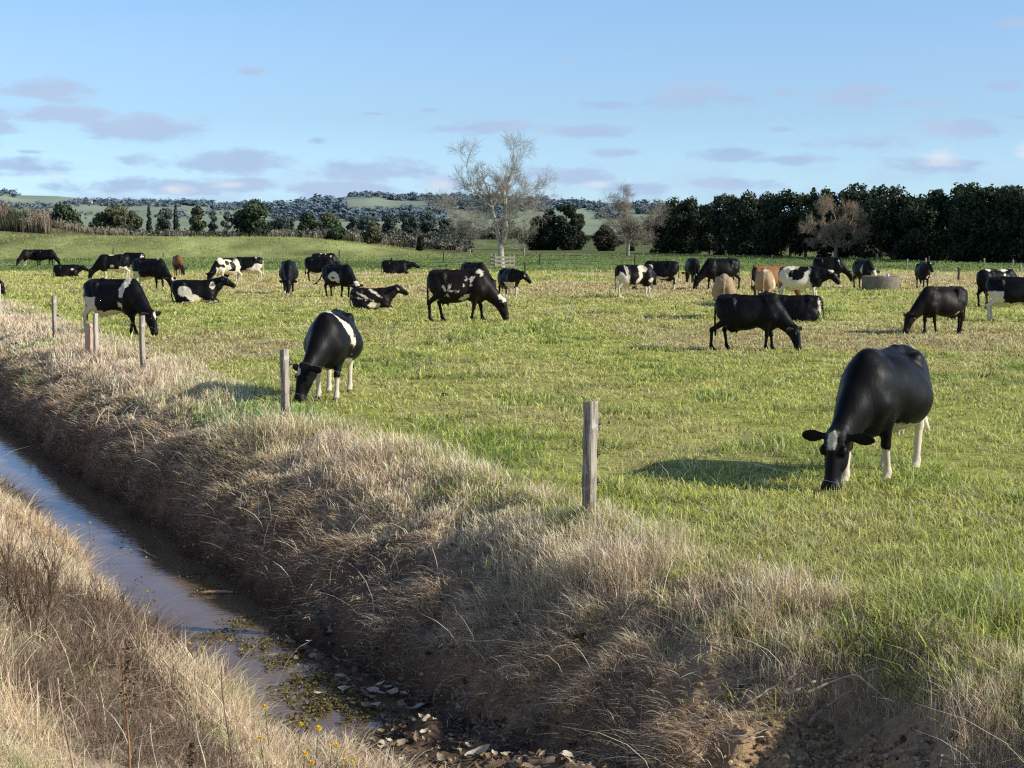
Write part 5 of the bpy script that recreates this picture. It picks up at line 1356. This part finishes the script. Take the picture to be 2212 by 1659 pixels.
def weeds():
    P, c, sz = [], [], []
    for (px, py, r, k) in [(668, 1470, .16, 220), (700, 1500, .18, 240), (745, 1520, .17, 240), (690, 1530, .10, 120), (880, 1570, .12, 150), (560, 1395, .18, 160), (470, 1375, .16, 140), (610, 1430, .14, 140), (520, 1345, .12, 90), (455, 1278, .14, 90), (640, 1560, .14, 120), (950, 1560, .08, 60), (420, 1245, .12, 60), (780, 1545, .14, 160), (840, 1590, .16, 160), (610, 1500, .10, 60)]:
        Q = at(px, py, WATER_Z); k = int(k * 2.2)
        a = rng.uniform(0, 6.28, k); rr = r * np.sqrt(rng.random(k)) * (1 + .4 * np.sin(a * 3 + px)); P.append(np.c_[Q[0] + rr * np.cos(a) * 1.5, Q[1] + rr * np.sin(a) * 1.9, np.full(k, WATER_Z + .004) + rng.random(k) * .03])
        g = rng.random((k, 1)); c.append(np.array((.09, .065, .035)) * (1 - g) + np.array((.26, .23, .07)) * g); sz.append(rng.uniform(.008, .020, k))
    V, F, Cc = leaf_cards(np.vstack(P), np.concatenate(sz), np.vstack(c)); 
    zc = WATER_Z + .004; V[:, 2] = zc + np.clip((V[:, 2] - zc) * .7, 0, .05)
    o = new_mesh('water_weed', V, F, M_LITTER, False, {'col': Cc}); tag(o, 'mossy brown and green weed mats floating in the ditch water', 'water weed', kind='stuff')
weeds()
# a floating stick
Q = at(462, 1283, WATER_Z); mb = MB(); mb.tube([(-.22, .02, .0), (-.05, .0, .015), (.12, .01, .012), (.25, -.02, .005)], [.012, .022, .02, .008], 7, (.50, .33, .22)); o = mb.build('floating_stick', M_DEADWOOD, None, True, (Q[0], Q[1], WATER_Z + .006)); tag(o, 'pinkish broken stick floating in the middle of the ditch', 'stick'); o.rotation_euler = (0, 0, .15)

# yellow flowers on the near bank
FL = [(105, 1110), (169, 1134), (194, 1129), (141, 1143), (318, 1277), (409, 1389), (438, 1399), (572, 1527), (650, 1564), (688, 1573), (562, 1595), (717, 1605), (728, 1610), (659, 1628), (672, 1648), (745, 1642), (761, 1646)]
SZ = [.016, .017, .02, .016, .014, .015, .018, .022, .021, .026, .017, .018, .018, .02, .024, .018, .018]
FW = ['highest yellow flower on the near bank, far left', 'left one of two yellow flowers by the water on the left', 'right one of two yellow flowers by the water on the left', 'yellow flower just below the pair by the water on the left', 'lone yellow flower above the ditch edge halfway down the near bank', 'left one of two yellow flowers in the pinkish grass', 'right one of two yellow flowers in the pinkish grass',
      'yellow flower at the water edge above the bottom group', 'yellow flower left of the largest flower near the bottom', 'largest yellow flower near the bottom of the ditch', 'yellow flower leftmost of the bottom group', 'left one of two close yellow flowers beside the debris', 'right one of two close yellow flowers beside the debris', 'yellow flower above the big low flower at the bottom', 'big low yellow flower at the bottom of the view', 'small yellow flower by the leaf debris at the bottom', 'rightmost yellow flower at the bottom beside the debris']
for (px, py), sz, lab in zip(FL, SZ, FW):
    P = hit(px, py, above=.36); zg = float(height(P[0], P[1])); hh = P[2] - zg
    root = empty('yellow_flower', (P[0], P[1], zg)); tag(root, lab, 'flower', 'yellow flowers on the near bank')
    lx, ly = random.uniform(-.05, .05), random.uniform(-.05, .05)
    mb = MB(); mb.tube([(lx, ly, -.02), (lx * .6, ly * .4, hh * .5), (0, 0, hh)], [.0035, .003, .0025], 5, (.16, .19, .06)); mb.build('stem', M_STRAW, root)
    V = []; F = []; k = 0
    for ring, (nn, rad, zz) in enumerate(((13, 1.0, 0), (11, .72, .25), (7, .4, .42))):
        for a in np.linspace(0, 6.28, nn, endpoint=False):
            a += random.uniform(-.1, .1) + ring * .2; r0 = rad * sz; wv = sz * .26; cx_, sx_ = math.cos(a), math.sin(a)
            V += [(0, 0, zz * sz * .5), (r0 * .6 * cx_ - wv * sx_, r0 * .6 * sx_ + wv * cx_, zz * sz + .2 * sz), (r0 * cx_, r0 * sx_, zz * sz + .1 * sz), (r0 * .6 * cx_ + wv * sx_, r0 * .6 * sx_ - wv * cx_, zz * sz + .2 * sz)]
            F.append([k, k + 3, k + 2, k + 1]); k += 4
    b = new_mesh('bloom', np.array(V), np.array(F), M_PETAL, False, None, root, (0, 0, hh)); b.rotation_euler = (random.uniform(.2, .6), random.uniform(.1, .5), 0)

# dead dock stalks and stems in the foreground
def stalk(top, bottom, label, r=.005, head=None, col=(.34, .24, .15), name='dead_stalk', above=.5, twigs=0, bend=.02, group='dead stalks in the foreground'):
    P = hit(bottom[0], bottom[1], above=.30); d = P[1]; P[2] = float(height(P[0], P[1]))
    tz = HC + ray(*top)[2] / ray(*top)[1] * d; tx = ray(*top)[0] / ray(*top)[1] * d
    root = empty(name, P); tag(root, label, 'stalk', group)
    T = np.array((tx - P[0], 0, tz - P[2])); pts = [T * t + np.array((bend * math.sin(t * 5), bend * math.sin(t * 3 + 1), 0)) for t in np.linspace(-.05, 1, 9)]
    rr = np.linspace(r, r * .45, 9); cc = np.array(col)[None] * rng.uniform(.55, 1.5, (9, 1))
    mb = MB(); mb.tube(pts, rr, 6, cc); mb.build('stem', M_DEADWOOD, root, True)
    if head:
        t0, t1, w, hc = head; k = int(420 * (t1 - t0)); t = rng.uniform(t0, t1, k)
        Q = T[None] * t[:, None] + rng.normal(0, w * .5, (k, 3)) * np.array((1, 1, .8)) * (.5 + .8 * vnoise(t * 26, t * 0, 0, 7))[:, None]
        V, F, Cc = leaf_cards(Q, rng.uniform(.004, .009, k), np.array(hc)[None] * rng.uniform(.6, 1.4, (k, 1))); new_mesh('seed_head', V, F, M_LITTER, False, {'col': Cc}, root)
    for i in range(twigs):
        t = random.uniform(.25, .9); a = random.uniform(0, 6.28); l = random.uniform(.06, .2)
        mb = MB(); q = T * t; mb.tube([q, q + np.array((l * .4 * math.cos(a), l * .4 * math.sin(a), l * .6)), q + np.array((l * .6 * math.cos(a), l * .6 * math.sin(a), l * 1.2))], [r * .5, r * .35, r * .2], 5, col); mb.build('twig', M_DEADWOOD, root)
stalk((137, 1462), (154, 1670), 'bare pale dead stalk, leftmost at the bottom of the view', .007, (.86, 1.0, .02, (.22, .16, .10)), (.42, .31, .21))
stalk((277, 1384), (261, 1670), 'rusty dock stalk with a dark brown seed head, second from the left', .007, (.62, 1.0, .03, (.10, .060, .035)), (.36, .20, .10))
stalk((487, 1440), (495, 1672), 'dark thin dead stalk right of the dock seed head', .0055, None, (.16, .115, .08))
stalk((432, 1556), (434, 1600), 'short white broken stalk above the bottom edge', .006, None, (.62, .54, .42))
stalk((335, 1560), (338, 1672), 'short pale stalk between the dock stalk and the dark thin stalk', .005, None, (.50, .42, .31))
stalk((412, 1600), (416, 1675), 'short brown seed stalk low in the foreground', .005, (.4, 1.0, .022, (.12, .08, .05)), (.25, .18, .12))
stalk((176, 1310), (190, 1445), 'dark weed stalk with side twigs beside the dead twiggy bush', .005, None, (.14, .11, .07), twigs=7)
stalk((770, 1612), (745, 1690), 'orange brown straw stalk beside the rightmost yellow flower', .004, None, (.55, .35, .18))
for k, (bx, by, tx, ty) in enumerate([(20, 1370, 40, 1195), (60, 1375, 118, 1200), (85, 1380, 90, 1175), (35, 1375, -5, 1210)]):
    pass
# dead twiggy bush on the near bank at the left
P = hit(62, 1340, above=.12); P[2] = float(height(P[0], P[1])); root = empty('dead_bush', P); tag(root, 'dead brown twiggy bush on the near bank at the left edge', 'bush'); S = []
for _ in range(9):
    a = random.uniform(0, 6.28); branch_segs((random.uniform(-.12, .12), random.uniform(-.08, .08), -.02), (math.cos(a) * .5, math.sin(a) * .5, 1.2), random.uniform(.22, .34), .0055, 2, S, .15, .5, .7, (1, 2), .0015, .12)
V, F, Cc = segs_mesh(S, 5, np.array((.14, .095, .06)), .35); new_mesh('branches', V, F, M_DEADWOOD, False, {'col': Cc}, root)
# arching seed stems over the water
def arch(pts, label, r=.0035, col=(.55, .49, .37), seed=True):
    d0 = hit(pts[0][0], pts[0][1], above=.05); Q = []
    for (px, py) in pts:
        rr = ray(px, py); t = d0[1] / rr[1]; Q.append(np.array([0, 0, HC]) + rr * t)
    Q = np.array(Q); mb = MB(); mb.tube(Q - Q[0], np.linspace(r, r * .5, len(Q)), 6, col)
    o = empty('arching_stem', Q[0]); tag(o, label, 'stem', 'dry stems arching over the ditch'); mb.build('stem', M_DEADWOOD, o, True)
    if seed:
        v, f = leaf_shape(.06, .014, .6, 5); mb = MB(); mb.add(v, f, None, (.60, .55, .46)); e = mb.build('seed_pod', M_LITTER, o, True, Q[-1] - Q[0])
arch([(580, 1514), (600, 1470), (622, 1425), (645, 1398), (668, 1386)], 'long dry stem with a pod curving up over the ditch water')
arch([(535, 1392), (560, 1380), (590, 1365), (604, 1362)], 'short dry stem with a pod leaning over the water')
arch([(500, 1460), (540, 1435), (570, 1415), (600, 1412)], 'dry forked stem leaning to the right across the water', seed=False)
arch([(225, 1235), (245, 1200), (275, 1180), (300, 1185), (340, 1205)], 'pale dry stem arching over the far blue water', seed=False)
# broken roots and dead branches on the crumbled bank at the lower right
def dead_branch(pts, r, label, above=.05, col=(.46, .39, .29)):
    Q = []
    for (px, py, ab) in pts: Q.append(hit(px, py, above=ab * 1.5 + .02))
    Q = np.array(Q); k = len(Q); t = np.linspace(0, k - 1, k * 4); Q2 = np.stack([np.interp(t, np.arange(k), Q[:, a]) for a in range(3)], 1); Q2 += rng.normal(0, r * .35, Q2.shape)
    mb = MB(); mb.tube(Q2 - Q[0], np.linspace(r, r * .45, len(Q2)), 7, np.array(col)[None] * rng.uniform(.6, 1.25, (len(Q2), 1))); o = mb.build('dead_branch', M_DEADWOOD, None, True, Q[0]); tag(o, label, 'branch', 'dead branches on the broken bank')
dead_branch([(1607, 1524, .03), (1660, 1490, .05), (1720, 1458, .07), (1782, 1434, .08)], .007, 'thin dead branch highest on the broken bank at lower right', col=(.36, .31, .23))
dead_branch([(1690, 1500, .05), (1730, 1484, .07), (1760, 1472, .09)], .016, 'thick pale broken end of a branch on the crumbled bank')
dead_branch([(1738, 1498, .06), (1790, 1476, .09), (1850, 1456, .10), (1890, 1490, .10), (1915, 1510, .08), (1932, 1538, .04)], .010, 'long kinked dead branch bending over the soil hollow')
dead_branch([(1744, 1570, .03), (1765, 1540, .07), (1800, 1515, .10), (1842, 1490, .12)], .016, 'stout grey root standing out of the soil hollow', col=(.40, .31, .23))
dead_branch([(1548, 1572, .02), (1580, 1590, .05), (1625, 1588, .05), (1655, 1576, .04)], .006, 'thin root hanging left of the soil hollow', col=(.50, .44, .34))
dead_branch([(1552, 1600, .02), (1600, 1598, .04), (1650, 1590, .05)], .006, 'second thin root below the hanging root', col=(.52, .46, .36))
dead_branch([(1725, 1575, .02), (1735, 1610, .03), (1760, 1650, .02)], .010, 'dark root running down the crumbled soil', col=(.12, .085, .06))
dead_branch([(1128, 1315, .02), (1190, 1320, .05), (1250, 1318, .06), (1285, 1300, .05)], .006, 'forked dry stick lying across the upper bank face', col=(.50, .43, .33))
dead_branch([(1060, 1420, .02), (1120, 1385, .06), (1190, 1350, .06)], .006, 'dry stick slanting up the middle of the bank face', col=(.46, .40, .30))
# crumbs and clods of soil below the hollow
def clods():
    V0, F0 = ico(1); Vs, Fs, Cs = [], [], []; n = 0
    for _ in range(2600):
        px, py = random.gauss(1790, 85), random.uniform(1560, 1700) + random.gauss(0, 10)
        if random.random() < .6: px, py = random.uniform(350, 2100), random.uniform(1080, 1655)
        P = hit(px, min(py, 1690)); s = random.uniform(.006, .026)
        if su(P[0], P[1])[0] > 6.3 or P[2] < WATER_Z + .03: continue
        v = V0 * s * rng.uniform(.7, 1.3, (len(V0), 1)) * np.array((1, 1, .75)) + P; Vs.append(v); Fs.append(F0 + n); n += len(V0)
        Cs.append(np.tile(np.array(random.choice([(.42, .28, .14), (.33, .22, .11), (.52, .38, .21), (.20, .13, .07)])), (len(V0), 1)))
    o = new_mesh('soil_crumbs', np.vstack(Vs), np.vstack(Fs), M_LITTER, False, {'col': np.vstack(Cs)}); tag(o, 'crumbled yellow brown soil below the hollow in the bank', 'soil', kind='stuff')
clods()
# a small leafy weed on the bank face
P = hit(1250, 1388); root = empty('leafy_weed', P); tag(root, 'small dark green leafy weed growing on the bank face', 'weed')
for i in range(11):
    a = i * 2.4; L = random.uniform(.09, .15); v, f = leaf_shape(L, L * .22, -.5, i); v[:, 0] += L * .5
    M = Matrix.Rotation(a, 3, 'Z') @ Matrix.Rotation(-random.uniform(.5, 1.2), 3, 'Y'); mb = MB(); mb.add(v @ np.array(M).T, f, None, np.array((.10, .12, .03)) * random.uniform(.7, 1.4)); mb.build('leaf', M_LEAF, root, True)

# a few dung pats in the paddock
def pat(px, py, r, label):
    P = at(px, py); P[2] = float(height(P[0], P[1])); mb = MB(); n = 14; th = np.linspace(0, 2 * np.pi, n, endpoint=False); V = []
    for k, (q, z) in enumerate(((1.0, -.01), (.97, .035), (.7, .075), (.4, .095))):
        for t in th: V.append((r * q * math.cos(t) * (1 + .15 * math.sin(3 * t + px)), r * q * math.sin(t) * (1 + .12 * math.sin(2 * t)), z * r / .14 + random.uniform(-.004, .004)))
    F = [[i * n + j, i * n + (j + 1) % n, (i + 1) * n + (j + 1) % n, (i + 1) * n + j] for i in range(3) for j in range(n)]; V.append((0, 0, .10 * r / .14)); k = len(V) - 1
    mb.add(V, F, [[3 * n + j, 3 * n + (j + 1) % n, k] for j in range(n)], (.055, .042, .025)); o = mb.build('dung_pat', M_LITTER, None, True, P); tag(o, label, 'dung', 'dung pats in the grass')
pat(1110, 806, .075, 'small upright dark dung clump in the middle of the paddock'); pat(960, 853, .07, 'small dark dung pat left of the middle dung clump')
SKY_STR = .14
TINT_MAX = 2.4
SKY_TINT = [(0.0, (0.703, 1.062, 1.923)), (.04, (0.72, 1.008, 1.574)), (.145, (0.754, 0.9, 1.172)), (.22, (0.857, 0.963, 1.189)), (.29, (0.874, 1.008, 1.207)), (.6, (.80, .82, .92)), (1.0, (.70, .72, .80))]
CLOUD_GAIN = 1 / SKY_STR
# ---------------------------------------------------------------- daylight
SUN_EL, SUN_OFF = RD(28), RD(-15)                 # sun low on the right, a little behind the camera
sv = Vector((math.cos(SUN_EL) * math.cos(SUN_OFF), math.cos(SUN_EL) * math.sin(SUN_OFF), math.sin(SUN_EL)))
sl = bpy.data.lights.new('sun', 'SUN'); sl.energy = 5.0; sl.angle = RD(.53); sl.color = (1.0, .955, .86)
so = bpy.data.objects.new('sun', sl); COL.objects.link(so); so.rotation_euler = (-sv).to_track_quat('-Z', 'Y').to_euler()
so.location = (40, -10, 40)

W = bpy.data.worlds.new('World'); SC.world = W; W.use_nodes = True
W.cycles.sampling_method = 'MANUAL'; W.cycles.sample_map_resolution = 128
nt = W.node_tree; nt.nodes.clear()
sky = nd(nt, 'ShaderNodeTexSky', sky_type='NISHITA'); sky.sun_disc = False
sky.sun_elevation = SUN_EL; sky.sun_rotation = math.pi / 2 - SUN_OFF
sky.air_density = 1.0; sky.dust_density = .25; sky.ozone_density = 2.5; sky.altitude = 50
tc = nd(nt, 'ShaderNodeTexCoord'); sx = nd(nt, 'ShaderNodeSeparateXYZ'); nt.links.new(tc.outputs['Generated'], sx.inputs[0])
az = mth(nt, 'ARCTAN2', sx.outputs[0], sx.outputs[1]); el = mth(nt, 'ARCSINE', sx.outputs[2])
cv = nd(nt, 'ShaderNodeCombineXYZ'); nt.links.new(mth(nt, 'MULTIPLY', az, 1.0), cv.inputs[0]); nt.links.new(mth(nt, 'MULTIPLY', el, 2.6), cv.inputs[1])
n1 = noise(nt, 26, 7, .62, cv.outputs[0]); n2 = noise(nt, 9, 4, .55, cv.outputs[0])
nz = mth(nt, 'ADD', mth(nt, 'MULTIPLY', mth(nt, 'SUBTRACT', n1  , .5), 3.3), mth(nt, 'MULTIPLY', mth(nt, 'SUBTRACT', n2, .5), 1.2))
CLOUDS = [(150, 214, 112, 24, .9), (140, 262, 135, 17, .9), (345, 288, 115, 28, .95), (35, 292, 62, 16, .7), (555, 163, 32, 9, .7), (690, 308, 34, 10, .6), (1040, 280, 150, 15, 1),
          (1265, 287, 95, 15, .9), (1310, 233, 52, 11, .9), (1500, 220, 105, 28, .95), (1835, 214, 80, 24, .8), (2128, 76, 55, 15, .8), (2125, 207, 42, 11, .8), (1345, 333, 62, 9, .9),
          (1560, 336, 90, 17, .9), (1700, 349, 100, 12, .8), (1855, 318, 112, 17, .8), (2060, 290, 110, 22, .8), (1672, 286, 32, 7, .8), (1225, 137, 20, 6, .7), (1345, 141, 50, 5, .5),
          (930, 244, 36, 6, .5), (815, 251, 36, 5, .6), (1682, 207, 36, 9, .5), (1950, 234, 60, 9, .5), (500, 358, 160, 26, .9), (322, 349, 52, 16, .7), (800, 372, 135, 26, .9), (90, 368, 125, 22, .9),
          (390, 404, 300, 20, .9), (720, 410, 170, 18, .9), (1225, 382, 115, 20, .85), (1360, 408, 110, 16, .85), (1600, 398, 150, 16, .7), (1990, 362, 130, 17, .8), (1000, 400, 130, 20, .6), (20, 325, 30, 9, .7), (105, 337, 40, 6, .6), (2160, 270, 40, 7, .6)]
WHITES = [(2005, 345, 48, 20, 1.0), (2190, 336, 42, 26, 1.0), (150, 388, 40, 12, .6), (495, 402, 32, 9, .8), (390, 408, 40, 14, .6), (950, 402, 45, 16, .8), (1290, 402, 34, 10, .8), (860, 428, 60, 8, .5)]
P0 = nd(nt, 'ShaderNodeCombineXYZ'); nt.links.new(az, P0.inputs[0]); nt.links.new(el, P0.inputs[1])
def blobs(lst, k):
    """distance to the nearest cloud centre in units of its radii; a faint cloud starts a little farther out"""
    acc = None
    for (x, y, rx, ry, op) in lst:
        n = nd(nt, 'ShaderNodeVectorMath', operation='MULTIPLY_ADD'); nt.links.new(P0.outputs[0], n.inputs[0])
        n.inputs[1].default_value = (FPX / rx, FPX / ry, 0)
        n.inputs[2].default_value = (-(x - CX) / rx, -(HORIZ - y) / ry, math.sqrt(max(0, 1.0 - op)) * .9)
        l = nd(nt, 'ShaderNodeVectorMath', operation='LENGTH'); nt.links.new(n.outputs[0], l.inputs[0])
        acc = l.outputs['Value'] if acc is None else mth(nt, 'MINIMUM', acc, l.outputs['Value'])
    return nd_map(mth(nt, 'ADD', mth(nt, 'SUBTRACT', 1.0, acc), nz), -.32, k)
def nd_map(v, a, b):
    n = nd(nt, 'ShaderNodeMapRange', in_1=a, in_2=b, in_3=0.0, in_4=1.0, interpolation_type='SMOOTHSTEP'); nt.links.new(v, n.inputs[0]); return n.outputs[0]
def nd_map2(v, a, b):
    n = nd(nt, 'ShaderNodeMapRange', in_1=a, in_2=b, in_3=0.0, in_4=1.0); nt.links.new(v, n.inputs[0]); return n.outputs[0]
cl = blobs(CLOUDS, .55); wh = blobs(WHITES, 1.1)
# low bank of broken cloud on the horizon
hz = mth(nt, 'MULTIPLY', nd_map(el, .060, .012), nd_map(mth(nt, 'ADD', n2, mth(nt, 'MULTIPLY', n1, .6)), .66, .96))
cl = mth(nt, 'MAXIMUM', cl, mth(nt, 'MULTIPLY', hz, .75))
rmp = nd(nt, 'ShaderNodeValToRGB'); nt.links.new(nd_map2(el, 0.0, .5), rmp.inputs[0])
while len(rmp.color_ramp.elements) < len(SKY_TINT): rmp.color_ramp.elements.new(.5)
for e, (p, c) in zip(rmp.color_ramp.elements, SKY_TINT): e.position = p; e.color = (*[v / TINT_MAX for v in c], 1)
tm = nd(nt, 'ShaderNodeVectorMath', operation='SCALE'); nt.links.new(rmp.outputs[0], tm.inputs[0]); tm.inputs['Scale'].default_value = TINT_MAX
base = mixc(nt, 1.0, sky.outputs[0], tm.outputs[0], 'MULTIPLY')
CS = CLOUD_GAIN
cc = mixc(nt, nd_map2(n2, .38, .62), tuple(v * CS for v in (.40, .56, .80)), tuple(v * CS for v in (.47, .61, .825)))
c1 = mixc(nt, mth(nt, 'MULTIPLY', cl, .97), base, cc)
c2 = mixc(nt, mth(nt, 'MULTIPLY', wh, .85), c1, tuple(v * CS for v in (.80, .83, .90)))
bg = nd(nt, 'ShaderNodeBackground'); bg.inputs['Strength'].default_value = SKY_STR
nt.links.new(c2, bg.inputs['Color'])
wo = nd(nt, 'ShaderNodeOutputWorld'); nt.links.new(bg.outputs[0], wo.inputs['Surface'])

SC.view_settings.view_transform = 'Standard'; SC.view_settings.look = 'None'
SC.view_settings.exposure = 0; SC.view_settings.gamma = 1
SC.render.engine = 'CYCLES'
SC.cycles.max_bounces = 6; SC.cycles.diffuse_bounces = 3; SC.cycles.transparent_max_bounces = 6
SC.render.film_transparent = False
SC.cycles.use_denoising = False
SC.cycles.filter_width = 1.25
